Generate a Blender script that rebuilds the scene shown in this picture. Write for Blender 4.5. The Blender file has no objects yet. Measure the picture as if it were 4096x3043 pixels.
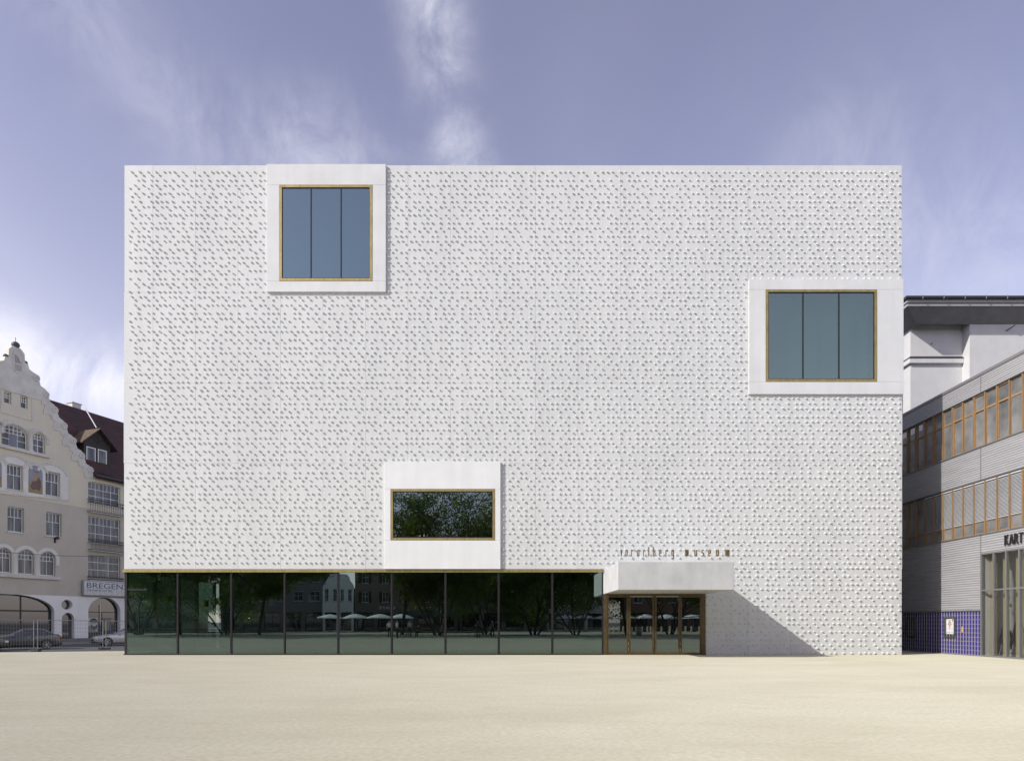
import bpy, math, random
from mathutils import Vector, Matrix
from mathutils.geometry import tessellate_polygon
R = math.radians
scene = bpy.context.scene
col = scene.collection

# ------------------------------------------------------------------ camera
EYE, DIST, U = 1.55, 32.0, 0.01176          # eye height, metres to the facade, metres per photo pixel on the facade
cam_d = bpy.data.cameras.new('camera')
cam = bpy.data.objects.new('camera', cam_d); col.objects.link(cam)
cam.location = (0, -DIST, EYE); cam.rotation_euler = (R(90), 0, 0)
cam_d.sensor_width = 36; cam_d.lens = 36 * DIST / (4096 * U)
cam_d.shift_y = 964.5 / 4096                 # rising front: verticals stay upright
cam_d.clip_start = 0.1; cam_d.clip_end = 3000
scene.camera = cam

# ------------------------------------------------------------------ light
SUN_TRAVEL = Vector((1.0, 0.52, -0.73)).normalized()
to_sun = -SUN_TRAVEL
sun_elev = math.asin(to_sun.z); sun_az = math.atan2(to_sun.x, to_sun.y)
sun_d = bpy.data.lights.new('sun', 'SUN'); sun_d.energy = 3.5; sun_d.angle = R(0.53); sun_d.color = (1.0, 0.975, 0.935)
sun = bpy.data.objects.new('sun', sun_d); col.objects.link(sun)
sun.rotation_euler = SUN_TRAVEL.to_track_quat('-Z', 'Y').to_euler(); sun.location = (-40, -40, 50)

world = bpy.data.worlds.new('World'); scene.world = world; world.use_nodes = True
nt = world.node_tree; nt.nodes.clear()
def wn(t, **k):
    n = nt.nodes.new(t)
    for a, b in k.items(): setattr(n, a, b)
    return n
def lk(a, b): nt.links.new(a, b)
def wm(op, a, b=None, c=None, clamp=False):
    n = wn('ShaderNodeMath', operation=op, use_clamp=clamp)
    for i, v in enumerate((a, b, c)):
        if v is None: continue
        if isinstance(v, (int, float)): n.inputs[i].default_value = v
        else: lk(v, n.inputs[i])
    return n.outputs[0]
def wv(op, a, b=None):
    n = wn('ShaderNodeVectorMath', operation=op)
    for i, v in enumerate((a, b)):
        if v is None: continue
        if isinstance(v, (tuple, list)): n.inputs[i].default_value = v
        else: lk(v, n.inputs[i])
    return n.outputs['Value'] if op in ('DOT_PRODUCT', 'LENGTH') else n.outputs[0]
def wmix(f, a, b):
    n = wn('ShaderNodeMix', data_type='RGBA', blend_type='MIX')
    for s, v in ((n.inputs['Factor'], f), (n.inputs['A'], a), (n.inputs['B'], b)):
        if isinstance(v, (int, float)): s.default_value = v
        elif isinstance(v, tuple): s.default_value = (*v, 1)
        else: lk(v, s)
    return n.outputs['Result']
def wsmooth(x, lo, hi):
    n = wn('ShaderNodeMapRange', interpolation_type='SMOOTHSTEP')
    lk(x, n.inputs['Value']); n.inputs['From Min'].default_value = lo; n.inputs['From Max'].default_value = hi
    return n.outputs['Result']
def wnoise(vec, scale, detail=5, rough=0.55, dist=0.0):
    n = wn('ShaderNodeTexNoise'); lk(vec, n.inputs['Vector'])
    n.inputs['Scale'].default_value = scale; n.inputs['Detail'].default_value = detail
    n.inputs['Roughness'].default_value = rough; n.inputs['Distortion'].default_value = dist
    return n
sky = wn('ShaderNodeTexSky', sky_type='NISHITA', sun_disc=False)
sky.sun_elevation = sun_elev; sky.sun_rotation = sun_az; sky.altitude = 400; sky.air_density = 1.0; sky.dust_density = 1.2; sky.ozone_density = 2.2
tc = wn('ShaderNodeTexCoord'); d = tc.outputs['Generated']
sep = wn('ShaderNodeSeparateXYZ'); lk(d, sep.inputs[0])
dz = sep.outputs['Z']
# soft violet-blue air: pull the physical sky a little towards the haze of a bright humid day
gray = wn('ShaderNodeHueSaturation'); gray.inputs['Saturation'].default_value = 0.74; gray.inputs['Value'].default_value = 0.93
lk(sky.outputs[0], gray.inputs['Color'])
tint = wn('ShaderNodeMix', data_type='RGBA', blend_type='MULTIPLY'); tint.inputs['Factor'].default_value = 1
lk(gray.outputs[0], tint.inputs['A']); tint.inputs['B'].default_value = (1.17, 0.97, 1.05, 1)
base = tint.outputs['Result']
# cirrus on a flat layer high above: direction / height
hz = wm('ADD', wm('MAXIMUM', dz, 0.0), 0.16)
inv = wm('DIVIDE', 1.0, hz)
sc = wn('ShaderNodeVectorMath', operation='SCALE'); lk(d, sc.inputs[0]); lk(inv, sc.inputs['Scale'])
mp = wn('ShaderNodeMapping'); mp.inputs['Rotation'].default_value = (0, 0, R(24)); mp.inputs['Scale'].default_value = (0.8, 0.5, 0.0)
lk(sc.outputs[0], mp.inputs['Vector'])
warp = wnoise(mp.outputs[0], 1.3, 3)
wv2 = wn('ShaderNodeVectorMath', operation='MULTIPLY_ADD')
lk(warp.outputs['Color'], wv2.inputs[0]); wv2.inputs[1].default_value = (0.55, 0.55, 0); lk(mp.outputs[0], wv2.inputs[2])
broad = wnoise(wv2.outputs[0], 0.9, 4, 0.5)
fine = wnoise(wv2.outputs[0], 3.2, 7, 0.62)
veil = wm('MULTIPLY', wsmooth(broad.outputs['Fac'], 0.40, 0.74), wm('MULTIPLY_ADD', fine.outputs['Fac'], 0.9, 0.12))
# a plume of cloud standing over the building: close to a great circle, broken up by noise
def plume(p1, p2, width, lo, hi, wob, amp):
    n = Vector(p1).cross(Vector(p2)).normalized(); ax = Vector(p1).lerp(Vector(p2), 0.5).normalized()
    t = (Vector(p2).normalized() - Vector(p1).normalized()).normalized()
    nn = wnoise(d, wob, 6, 0.6)
    off = wm('MULTIPLY_ADD', nn.outputs['Fac'], 0.11, -0.055)
    q = wm('ADD', wv('DOT_PRODUCT', d, tuple(n)), off)
    g = wm('POWER', 2.718, wm('MULTIPLY', wm('MULTIPLY', q, q), -1.0 / (width * width)))
    al = wv('DOT_PRODUCT', wv('SUBTRACT', d, tuple(ax)), tuple(t))
    w = wm('MULTIPLY', wsmooth(al, lo, lo + 0.12), wm('SUBTRACT', 1.0, wsmooth(al, hi - 0.12, hi)))
    front = wsmooth(wv('DOT_PRODUCT', d, tuple(ax)), 0.3, 0.6)
    det = wnoise(wv('MULTIPLY', d, (5.5, 5.5, 3.6)), 2.2, 8, 0.66, 0.5)
    br = wm('MULTIPLY_ADD', wsmooth(det.outputs['Fac'], 0.28, 0.74), 0.85, 0.10)
    return wm('MULTIPLY', wm('MULTIPLY', wm('MULTIPLY', g, w), wm('MULTIPLY', br, front)), amp)
pl1 = plume((-0.120, 1, 0.95), (-0.062, 1, 0.62), 0.034, -0.24, 0.24, 3.4, 0.62)
pl2 = plume((-0.33, 1, 0.78), (-0.26, 1, 0.62), 0.060, -0.10, 0.26, 5.0, 0.50)
pl3 = plume((-0.72, 1, 0.98), (-0.45, 1, 0.70), 0.060, -0.30, 0.26, 2.0, 0.22)
pl4 = plume((-0.95, 1, 0.43), (-0.45, 1, 0.32), 0.050, -0.40, 0.36, 4.0, 0.85)
pl5 = plume((0.60, 1, 0.58), (0.78, 1, 0.50), 0.10, -0.30, 0.30, 3.0, 0.24)
cl = wm('ADD', wm('ADD', wm('ADD', pl1, pl2), wm('ADD', pl3, pl4)), wm('ADD', pl5, wm('MULTIPLY', veil, 0.17)))
low = wm('SUBTRACT', 1.0, wsmooth(dz, 0.08, 0.66))
west = wsmooth(sep.outputs['X'], 0.35, -0.75)
cl = wm('ADD', cl, wm('MULTIPLY', low, wm('MULTIPLY_ADD', west, 0.30, 0.02)))
cl = wm('MINIMUM', cl, 0.92)
final = wmix(cl, base, (5.3, 5.3, 5.9))
bg = wn('ShaderNodeBackground'); bg.inputs['Strength'].default_value = 0.148; lk(final, bg.inputs['Color'])
wo = wn('ShaderNodeOutputWorld'); lk(bg.outputs[0], wo.inputs['Surface'])

vs = scene.view_settings
vs.view_transform = 'Standard'; vs.look = 'None'; vs.exposure = 0.36; vs.gamma = 1.0; vs.use_curve_mapping = False
scene.cycles.max_bounces = 8; scene.cycles.transparent_max_bounces = 16
scene.cycles.caustics_reflective = False; scene.cycles.caustics_refractive = False

# ------------------------------------------------------------------ helpers
class MB:
    """collects faces; build() links them as ONE mesh object"""
    def __init__(s): s.v = []; s.f = []; s.m = []
    def add(s, vs, fs, m=0):
        o = len(s.v); s.v += [tuple(p) for p in vs]
        for f in fs: s.f.append(tuple(i + o for i in f)); s.m.append(m)
        return s
    def box(s, x0, x1, y0, y1, z0, z1, m=0):
        x0, x1 = min(x0, x1), max(x0, x1); y0, y1 = min(y0, y1), max(y0, y1); z0, z1 = min(z0, z1), max(z0, z1)
        return s.add([(x0,y0,z0),(x1,y0,z0),(x1,y1,z0),(x0,y1,z0),(x0,y0,z1),(x1,y0,z1),(x1,y1,z1),(x0,y1,z1)],
                     [(0,3,2,1),(4,5,6,7),(0,1,5,4),(1,2,6,5),(2,3,7,6),(3,0,4,7)], m)
    def quad(s, a, b, c, e, m=0): return s.add([a, b, c, e], [(0,1,2,3)], m)
    def tube(s, pts, r, n=8, m=0, cap=True):
        pts = [Vector(p) for p in pts]; rs = r if isinstance(r, (list, tuple)) else [r] * len(pts)
        vs = []; ref = None
        for i, p in enumerate(pts):
            t = (pts[min(i+1, len(pts)-1)] - pts[max(i-1, 0)]).normalized()
            if ref is None: ref = Vector((0,0,1)) if abs(t.z) < 0.9 else Vector((1,0,0))
            a = t.cross(ref)
            if a.length < 1e-5: a = t.orthogonal()
            a.normalize(); b = t.cross(a).normalized(); ref = -b if False else ref
            for k in range(n):
                an = 2*math.pi*k/n; vs.append(p + (a*math.cos(an) + b*math.sin(an)) * rs[i])
        fs = []
        for i in range(len(pts)-1):
            for k in range(n):
                k2 = (k+1) % n; fs.append((i*n+k, i*n+k2, (i+1)*n+k2, (i+1)*n+k))
        if cap:
            fs.append(tuple(range(n-1, -1, -1))); L = (len(pts)-1)*n; fs.append(tuple(range(L, L+n)))
        return s.add(vs, fs, m)
    def lathe(s, prof, n=16, c=(0,0,0), axis='z', m=0):
        vs = []
        for r, h in prof:
            for k in range(n):
                a = 2*math.pi*k/n; x, y = r*math.cos(a), r*math.sin(a)
                p = (x, y, h) if axis == 'z' else ((x, h, y) if axis == 'y' else (h, x, y))
                vs.append((p[0]+c[0], p[1]+c[1], p[2]+c[2]))
        fs = []
        for i in range(len(prof)-1):
            for k in range(n):
                k2 = (k+1) % n; q = (i*n+k, i*n+k2, (i+1)*n+k2, (i+1)*n+k); fs.append(q if axis != 'y' else q[::-1])
        return s.add(vs, fs, m)
    def plate(s, outer, holes, y0, y1, m=0):
        """flat shape in the x-z plane with holes, from y0 (front) to y1 (back)"""
        loops = [outer] + list(holes)
        flat = [p for l in loops for p in l]
        tris = tessellate_polygon([[Vector((p[0], p[1], 0)) for p in l] for l in loops])
        n = len(flat); vs = [(p[0], y0, p[1]) for p in flat] + [(p[0], y1, p[1]) for p in flat]; fs = []
        for t in tris:
            a, b, c = (flat[i] for i in t)
            ar = (b[0]-a[0])*(c[1]-a[1]) - (c[0]-a[0])*(b[1]-a[1])
            if abs(ar) < 1e-12: continue
            t = tuple(t) if ar > 0 else tuple(reversed(t))
            fs.append(t); fs.append(tuple(n+i for i in reversed(t)))
        o = 0
        for li, l in enumerate(loops):
            k = len(l)
            area = sum(l[i][0]*l[(i+1)%k][1] - l[(i+1)%k][0]*l[i][1] for i in range(k))
            flip = (area > 0) == (li == 0)
            for i in range(k):
                j = (i+1) % k; q = (o+i, n+o+i, n+o+j, o+j); fs.append(q if flip else q[::-1])
            o += k
        return s.add(vs, fs, m)
    def mesh(s, name):
        me = bpy.data.meshes.new(name); me.from_pydata(s.v, [], s.f)
        if any(s.m): me.polygons.foreach_set('material_index', s.m)
        me.update(); return me
    def build(s, name, mat, parent=None, smooth=False, bevel=0.0, loc=None):
        me = s.mesh(name)
        for x in (mat if isinstance(mat, (list, tuple)) else [mat]): me.materials.append(x)
        if smooth: me.polygons.foreach_set('use_smooth', [True]*len(me.polygons))
        o = bpy.data.objects.new(name, me); col.objects.link(o); o.parent = parent
        if loc: o.location = loc
        if bevel:
            b = o.modifiers.new('bevel', 'BEVEL'); b.width = bevel; b.segments = 2; b.limit_method = 'ANGLE'
        return o
def tag(o, label=None, cat=None, group=None, kind=None):
    for k, v in (('label', label), ('category', cat), ('group', group), ('kind', kind)):
        if v: o[k] = v
    return o
def thing(name, label, cat, loc=(0,0,0), rz=0.0, group=None):
    o = bpy.data.objects.new(name, None); col.objects.link(o); o.location = loc; o.rotation_euler = (0,0,rz); o.empty_display_size = 0.2
    return tag(o, label, cat, group)
def inst(name, me, parent, loc, rot=(0,0,0), sc=(1,1,1)):
    o = bpy.data.objects.new(name, me); col.objects.link(o); o.parent = parent; o.location = loc; o.rotation_euler = rot; o.scale = sc
    return o
kids = {}
def copy_tree(o, parent=None):
    c = o.copy(); col.objects.link(c); c.parent = parent
    for ch in o.children: copy_tree(ch, c)
    return c
def rect(x0, x1, z0, z1): return [(x0,z0),(x1,z0),(x1,z1),(x0,z1)]
def text_shape(txt, mb, x0, x1, z0, z1, y0, y1, m=0, mirror=False):
    """letters of the built-in face, fitted to a box in the x-z plane"""
    cu = bpy.data.curves.new('t', 'FONT'); cu.body = txt; cu.extrude = 0.5; cu.resolution_u = 3
    o = bpy.data.objects.new('t', cu); col.objects.link(o)
    dg = bpy.context.evaluated_depsgraph_get(); me = bpy.data.meshes.new_from_object(o.evaluated_get(dg))
    xs = [v.co.x for v in me.vertices]; ys = [v.co.y for v in me.vertices]
    ax, bx, ay, by = min(xs), max(xs), min(ys), max(ys)
    vs = []
    for v in me.vertices:
        fx = (v.co.x-ax)/(bx-ax); fx = 1-fx if mirror else fx
        vs.append((x0 + fx*(x1-x0), y1 + (v.co.z+0.5)*(y0-y1), z0 + (v.co.y-ay)/(by-ay)*(z1-z0)))
    mb.add(vs, [tuple(p.vertices) for p in me.polygons], m)
    bpy.data.objects.remove(o); bpy.data.curves.remove(cu); bpy.data.meshes.remove(me)

# ------------------------------------------------------------------ materials
mats = {}
def mat(name, c, rough=0.6, c2=None, scale=3.0, detail=6, bump=0.0, bscale=40.0, metal=0.0, spec=0.5, stretch=(1,1,1), lo=0.35, hi=0.65, coat=0.0, dr=0.0, world_co=False):
    if name in mats: return mats[name]
    m = bpy.data.materials.new(name); m.use_nodes = True; t = m.node_tree; b = t.nodes['Principled BSDF']
    b.inputs['Roughness'].default_value = rough; b.inputs['Metallic'].default_value = metal
    b.inputs['Specular IOR Level'].default_value = spec; b.inputs['Base Color'].default_value = (*c, 1)
    b.inputs['Coat Weight'].default_value = coat; b.inputs['Diffuse Roughness'].default_value = dr
    if c2 or bump:
        if world_co:
            tcn = t.nodes.new('ShaderNodeNewGeometry'); src = tcn.outputs['Position']
        else:
            tcn = t.nodes.new('ShaderNodeTexCoord'); src = tcn.outputs['Object']
        mpn = t.nodes.new('ShaderNodeMapping'); mpn.inputs['Scale'].default_value = stretch; t.links.new(src, mpn.inputs['Vector'])
    if c2:
        n = t.nodes.new('ShaderNodeTexNoise'); n.inputs['Scale'].default_value = scale; n.inputs['Detail'].default_value = detail; n.inputs['Roughness'].default_value = 0.6
        r = t.nodes.new('ShaderNodeMapRange'); r.inputs['From Min'].default_value = lo; r.inputs['From Max'].default_value = hi
        x = t.nodes.new('ShaderNodeMix'); x.data_type = 'RGBA'; x.inputs['A'].default_value = (*c, 1); x.inputs['B'].default_value = (*c2, 1)
        t.links.new(mpn.outputs[0], n.inputs['Vector']); t.links.new(n.outputs['Fac'], r.inputs['Value']); t.links.new(r.outputs[0], x.inputs['Factor'])
        t.links.new(x.outputs['Result'], b.inputs['Base Color'])
    if bump:
        n2 = t.nodes.new('ShaderNodeTexNoise'); n2.inputs['Scale'].default_value = bscale; n2.inputs['Detail'].default_value = 4
        bp = t.nodes.new('ShaderNodeBump'); bp.inputs['Strength'].default_value = bump; bp.inputs['Distance'].default_value = 0.02
        t.links.new(mpn.outputs[0], n2.inputs['Vector']); t.links.new(n2.outputs['Fac'], bp.inputs['Height']); t.links.new(bp.outputs[0], b.inputs['Normal'])
    mats[name] = m; return m
def see_glass(name, trans, refl, tint=(0.9, 0.95, 0.93), ripple=0.0):
    """clear pane: dimmed view through it plus a mirror image that grows at grazing angles"""
    if name in mats: return mats[name]
    m = bpy.data.materials.new(name); m.use_nodes = True; t = m.node_tree; t.nodes.clear()
    tr = t.nodes.new('ShaderNodeBsdfTransparent'); tr.inputs['Color'].default_value = (*trans, 1)
    gl = t.nodes.new('ShaderNodeBsdfGlossy'); gl.inputs['Roughness'].default_value = 0.0; gl.inputs['Color'].default_value = (*tint, 1)
    ge = t.nodes.new('ShaderNodeNewGeometry'); dt = t.nodes.new('ShaderNodeVectorMath'); dt.operation = 'DOT_PRODUCT'
    t.links.new(ge.outputs['Normal'], dt.inputs[0]); t.links.new(ge.outputs['Incoming'], dt.inputs[1])
    def mth(op, a, b=None, clamp=False):
        n_ = t.nodes.new('ShaderNodeMath'); n_.operation = op; n_.use_clamp = clamp
        for i_, v_ in enumerate((a, b)):
            if v_ is None: continue
            if isinstance(v_, (int, float)): n_.inputs[i_].default_value = v_
            else: t.links.new(v_, n_.inputs[i_])
        return n_.outputs[0]
    sch = mth('POWER', mth('SUBTRACT', 1.0, mth('ABSOLUTE', dt.outputs['Value']), True), 5.0)      # Schlick, the same from both sides of the pane
    adv = mth('ADD', mth('MULTIPLY', sch, 0.96 - refl), refl + 0.04, True)
    if ripple:
        g = t.nodes.new('ShaderNodeNewGeometry'); n = t.nodes.new('ShaderNodeTexNoise'); n.inputs['Scale'].default_value = 0.9; n.inputs['Detail'].default_value = 1
        bp = t.nodes.new('ShaderNodeBump'); bp.inputs['Strength'].default_value = ripple; bp.inputs['Distance'].default_value = 0.01
        t.links.new(g.outputs['Position'], n.inputs['Vector']); t.links.new(n.outputs['Fac'], bp.inputs['Height']); t.links.new(bp.outputs[0], gl.inputs['Normal'])
    mx = t.nodes.new('ShaderNodeMixShader'); ou = t.nodes.new('ShaderNodeOutputMaterial')
    t.links.new(adv, mx.inputs[0]); t.links.new(tr.outputs[0], mx.inputs[1]); t.links.new(gl.outputs[0], mx.inputs[2]); t.links.new(mx.outputs[0], ou.inputs['Surface'])
    mats[name] = m; return m
CONC = mat('white_concrete', (0.680,0.694,0.668), 0.55, (0.628,0.643,0.622), 0.45, 9, 0.12, 30, spec=0.35, stretch=(1,1,0.45), world_co=True)
CONC_S = mat('smooth_white_concrete', (0.715,0.73,0.705), 0.55, (0.66,0.674,0.652), 0.8, 8, 0.06, 25, spec=0.35, world_co=True)
def panel_tone(m, amt):
    """every cast panel came out a slightly different shade; faint rain streaks run down it"""
    t = m.node_tree; b = t.nodes['Principled BSDF']; src = b.inputs['Base Color'].links[0].from_socket
    oi = t.nodes.new('ShaderNodeObjectInfo'); r = t.nodes.new('ShaderNodeMapRange'); r.inputs['To Min'].default_value = 1-amt; r.inputs['To Max'].default_value = 1+amt*0.6
    t.links.new(oi.outputs['Random'], r.inputs['Value'])
    g = t.nodes.new('ShaderNodeNewGeometry'); mp_ = t.nodes.new('ShaderNodeMapping'); mp_.inputs['Scale'].default_value = (2.6, 2.6, 0.12); t.links.new(g.outputs['Position'], mp_.inputs['Vector'])
    n = t.nodes.new('ShaderNodeTexNoise'); n.inputs['Scale'].default_value = 1.0; n.inputs['Detail'].default_value = 5; t.links.new(mp_.outputs[0], n.inputs['Vector'])
    r2 = t.nodes.new('ShaderNodeMapRange'); r2.inputs['From Min'].default_value = 0.35; r2.inputs['From Max'].default_value = 0.7; r2.inputs['To Min'].default_value = 1.0; r2.inputs['To Max'].default_value = 0.94; t.links.new(n.outputs['Fac'], r2.inputs['Value'])
    mm = t.nodes.new('ShaderNodeMath'); mm.operation = 'MULTIPLY'; t.links.new(r.outputs[0], mm.inputs[0]); t.links.new(r2.outputs[0], mm.inputs[1])
    v = t.nodes.new('ShaderNodeVectorMath'); v.operation = 'SCALE'; t.links.new(src, v.inputs[0]); t.links.new(mm.outputs[0], v.inputs['Scale']); t.links.new(v.outputs[0], b.inputs['Base Color'])
CONC_L = mat('bright_white_concrete', (0.80,0.815,0.79), 0.55, (0.755,0.77,0.75), 0.8, 8, 0.06, 25, spec=0.35, world_co=True)
panel_tone(CONC, 0.022); panel_tone(CONC_S, 0.01); panel_tone(CONC_L, 0.01)
CONC_C = mat('canopy_concrete', (0.575,0.585,0.57), 0.85, (0.44,0.45,0.44), 1.6, 9, 0.12, 30, spec=0.2, stretch=(1,1,0.6), lo=0.3, hi=0.72, world_co=True)
BRASS = mat('brass', (0.50,0.40,0.16), 0.40, (0.30,0.22,0.08), 3.0, 6, 0, metal=0.7, stretch=(4,4,1), lo=0.4, hi=0.8)
BRONZE = mat('bronze', (0.145,0.107,0.055), 0.45, (0.10,0.07,0.035), 4, 6, 0, metal=0.55)
DARKM = mat('dark_metal', (0.018,0.018,0.02), 0.4, spec=0.4)
FIN = mat('mullion_fin', (0.035,0.033,0.033), 0.45)
GLASS_M = see_glass('front_glass', (0.50,0.60,0.55), 0.20, (0.74,0.90,0.87), 0.05)
GLASS_D = see_glass('door_glass', (0.30,0.34,0.33), 0.20, (0.76,0.90,0.87), 0.04)
GLASS_U = see_glass('upper_glass', (0.32,0.40,0.42), 0.25, (0.74,0.97,0.98))
GLASS_T = see_glass('teal_glass', (0.42,0.58,0.52), 0.28, (0.86,1.0,0.84))
GLASS_C = see_glass('lobby_glass', (0.90,0.91,0.90), 0.06, (0.9,0.92,0.92), 0.03)
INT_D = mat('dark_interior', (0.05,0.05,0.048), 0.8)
INT_B = mat('blue_grey_sky_backing', (0.20,0.25,0.30), 0.8)  # colour stands in for the blue sky mirrored by the upper pane
INT_T = mat('teal_sky_backing', (0.34,0.50,0.47), 0.8)  # teal of the mirrored sky put into the sheet's colour
# ================================================================== the setting: street and square
def sand_mat():
    m = bpy.data.materials.new('pale_gravel'); m.use_nodes = True; t = m.node_tree; b = t.nodes['Principled BSDF']; L = t.links.new
    b.inputs['Roughness'].default_value = 0.95; b.inputs['Specular IOR Level'].default_value = 0.1; b.inputs['Diffuse Roughness'].default_value = 0.5
    g = t.nodes.new('ShaderNodeNewGeometry')
    def nz(scale, detail, st=(1,1,1), rough=0.6):
        mp = t.nodes.new('ShaderNodeMapping'); mp.inputs['Scale'].default_value = st; L(g.outputs['Position'], mp.inputs['Vector'])
        n = t.nodes.new('ShaderNodeTexNoise'); n.inputs['Scale'].default_value = scale; n.inputs['Detail'].default_value = detail; n.inputs['Roughness'].default_value = rough
        L(mp.outputs[0], n.inputs['Vector']); return n.outputs['Fac']
    def mixc(f, a, bb):
        x = t.nodes.new('ShaderNodeMix'); x.data_type = 'RGBA'; L(f, x.inputs['Factor'])
        for s, v in ((x.inputs['A'], a), (x.inputs['B'], bb)):
            if isinstance(v, tuple): s.default_value = (*v, 1)
            else: L(v, s)
        return x.outputs['Result']
    def rng(v, lo, hi, a=0.0, bb=1.0):
        r = t.nodes.new('ShaderNodeMapRange'); L(v, r.inputs['Value']); r.inputs['From Min'].default_value = lo; r.inputs['From Max'].default_value = hi
        r.inputs['To Min'].default_value = a; r.inputs['To Max'].default_value = bb; return r.outputs[0]
    big = mixc(rng(nz(0.10, 4, (1,1.6,1)), 0.35, 0.65), (0.545,0.525,0.395), (0.487,0.462,0.340))
    mid = mixc(rng(nz(0.55, 6, (0.6,1.1,1)), 0.42, 0.78), big, (0.59,0.565,0.435))
    patch = mixc(rng(nz(1.7, 6, (0.45,1.3,1), 0.7), 0.52, 0.74, 0.0, 0.55), mid, (0.43,0.395,0.285))
    grit = mixc(rng(nz(13, 5, rough=0.85), 0.44, 0.66, 0.0, 0.75), patch, (0.36,0.325,0.235))
    peb = mixc(rng(nz(26, 3, rough=0.8), 0.56, 0.70, 0.0, 0.75), grit, (0.74,0.71,0.60))
    L(peb, b.inputs['Base Color'])
    bp = t.nodes.new('ShaderNodeBump'); bp.inputs['Strength'].default_value = 0.35; bp.inputs['Distance'].default_value = 0.012
    L(nz(40, 4, rough=0.75), bp.inputs['Height']); L(bp.outputs[0], b.inputs['Normal'])
    return m
SAND = sand_mat()
ASPH = mat('asphalt', (0.060,0.060,0.064), 0.9, (0.085,0.085,0.088), 1.2, 8, 0.2, 60, world_co=True)
PAVE = mat('pavement_slabs', (0.20,0.20,0.20), 0.9, (0.26,0.255,0.25), 2.0, 6, 0.1, 50, world_co=True)
# street level sheet to the horizon
mb = MB(); mb.quad((-1200,-1200,-0.36),(1200,-1200,-0.36),(1200,1200,-0.36),(-1200,1200,-0.36))
tag(mb.build('road', ASPH), 'dark asphalt street running past the square behind the fence', 'road', kind='structure')
# the square: flat at the museum, dipping gently to the street on its far left edge
mb = MB()
def sq_z(x, y):
    if y <= 1.0 or x > -18.6: return 0.0
    k = min(1.0, (y-1.0)/5.5); return -0.16*k*k*(3-2*k)
edge = [(-90,-14.0),(-60,-4.0),(-40,2.9),(-28.75,6.2),(-22.85,7.9),(-18.7,9.1)]
xs = [-90,-75,-60,-50,-40,-34,-28.75,-25.5,-22.85,-20.5,-18.7]
def edge_y(x):
    for (a, b), (c, e) in zip(edge, edge[1:]):
        if a <= x <= c: return b + (e-b)*(x-a)/(c-a)
    return edge[-1][1]
cols_ = []
for x in xs:
    ey = edge_y(x); ys = [-160.0, -60.0] + [-30 + (ey+30)*k/12 for k in range(13)]
    cols_.append([(x, y, sq_z(x, y)) for y in ys] + [(x, ey+0.05, -0.37)])
for a, b in zip(cols_, cols_[1:]):
    for i in range(len(a)-1): mb.quad(a[i], b[i], b[i+1], a[i+1])
ry = [-160.0, -60.0] + [-30 + (30+9.1)*k/12 for k in range(13)]
mb.quad((-18.7,-160,0),(90,-160,0),(90,40,0),(-18.7,40,0))
mb.quad((-18.7,9.1,-0.16),(-18.7,40,-0.37),(-18.7,40,0),(-18.7,9.1,0))
tag(mb.build('plaza', SAND), 'wide square of pale cream gravel in front of the white building', 'ground', kind='structure')

# ================================================================== the museum
def fx(x): return (x-2048)*U
def fz(y): return EYE + (2486-y)*U
mus = thing('museum_building', 'large white cubic concrete museum covered in small flower-shaped knobs', 'building')
ML, MR, MT, MD = fx(498), fx(3607), fz(662), 25.0
S1 = (fx(1070), fx(1544.7), fz(1171), fz(663))          # upper window surround
S2 = (fx(2993), fx(3609), fz(1579), fz(1120.6))         # right window surround
S3 = (fx(1540), fx(2002), fz(2275.4), fz(1848.5))       # middle window surround
SF = (ML-0.1, fx(2413.7), -0.5, fz(2275.4))             # shop front
DR = (fx(2413.7), fx(2822), -0.5, fz(2373.8))           # entrance doors
OPEN = [S1, S2, S3, SF, DR]
def cut(rects, o):
    out = []
    for (a, b, c, e) in rects:
        if o[0] >= b or o[1] <= a or o[2] >= e or o[3] <= c: out.append((a, b, c, e)); continue
        if o[0] > a: out.append((a, o[0], c, e))
        if o[1] < b: out.append((o[1], b, c, e))
        m0, m1 = max(a, o[0]), min(b, o[1])
        if o[2] > c: out.append((m0, m1, c, o[2]))
        if o[3] < e: out.append((m0, m1, o[3], e))
    return out
xj = [ML] + [fx(612 + 170*k) for k in range(18)] + [MR]
bands = [(-0.3, fz(2276), 0.0), (fz(2276), fz(1853), 0.004), (fz(1853), fz(1533), 0.008), (fz(1533), fz(1170), 0.004), (fz(1170), MT, 0.0)]
G = 0.0028
random.seed(4)
for bi, (z0, z1, pr) in enumerate(bands):
    for i in range(len(xj)-1):
        a = xj[i] - (pr*4 if i == 0 else -G); b = xj[i+1] + (pr*4 if i == len(xj)-2 else -G)
        rs = [(a, b, z0+G, z1-(G if bi < 4 else 0))]
        for o in OPEN: rs = cut(rs, o)
        for (p, q, r_, s_) in rs:
            if q-p < 0.02 or s_-r_ < 0.02: continue
            jit = random.uniform(0, 0.0012)
            MB().box(p, q, -pr-jit, 0.30, r_, s_).build('wall_panel', CONC, mus, bevel=0.004)
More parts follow.
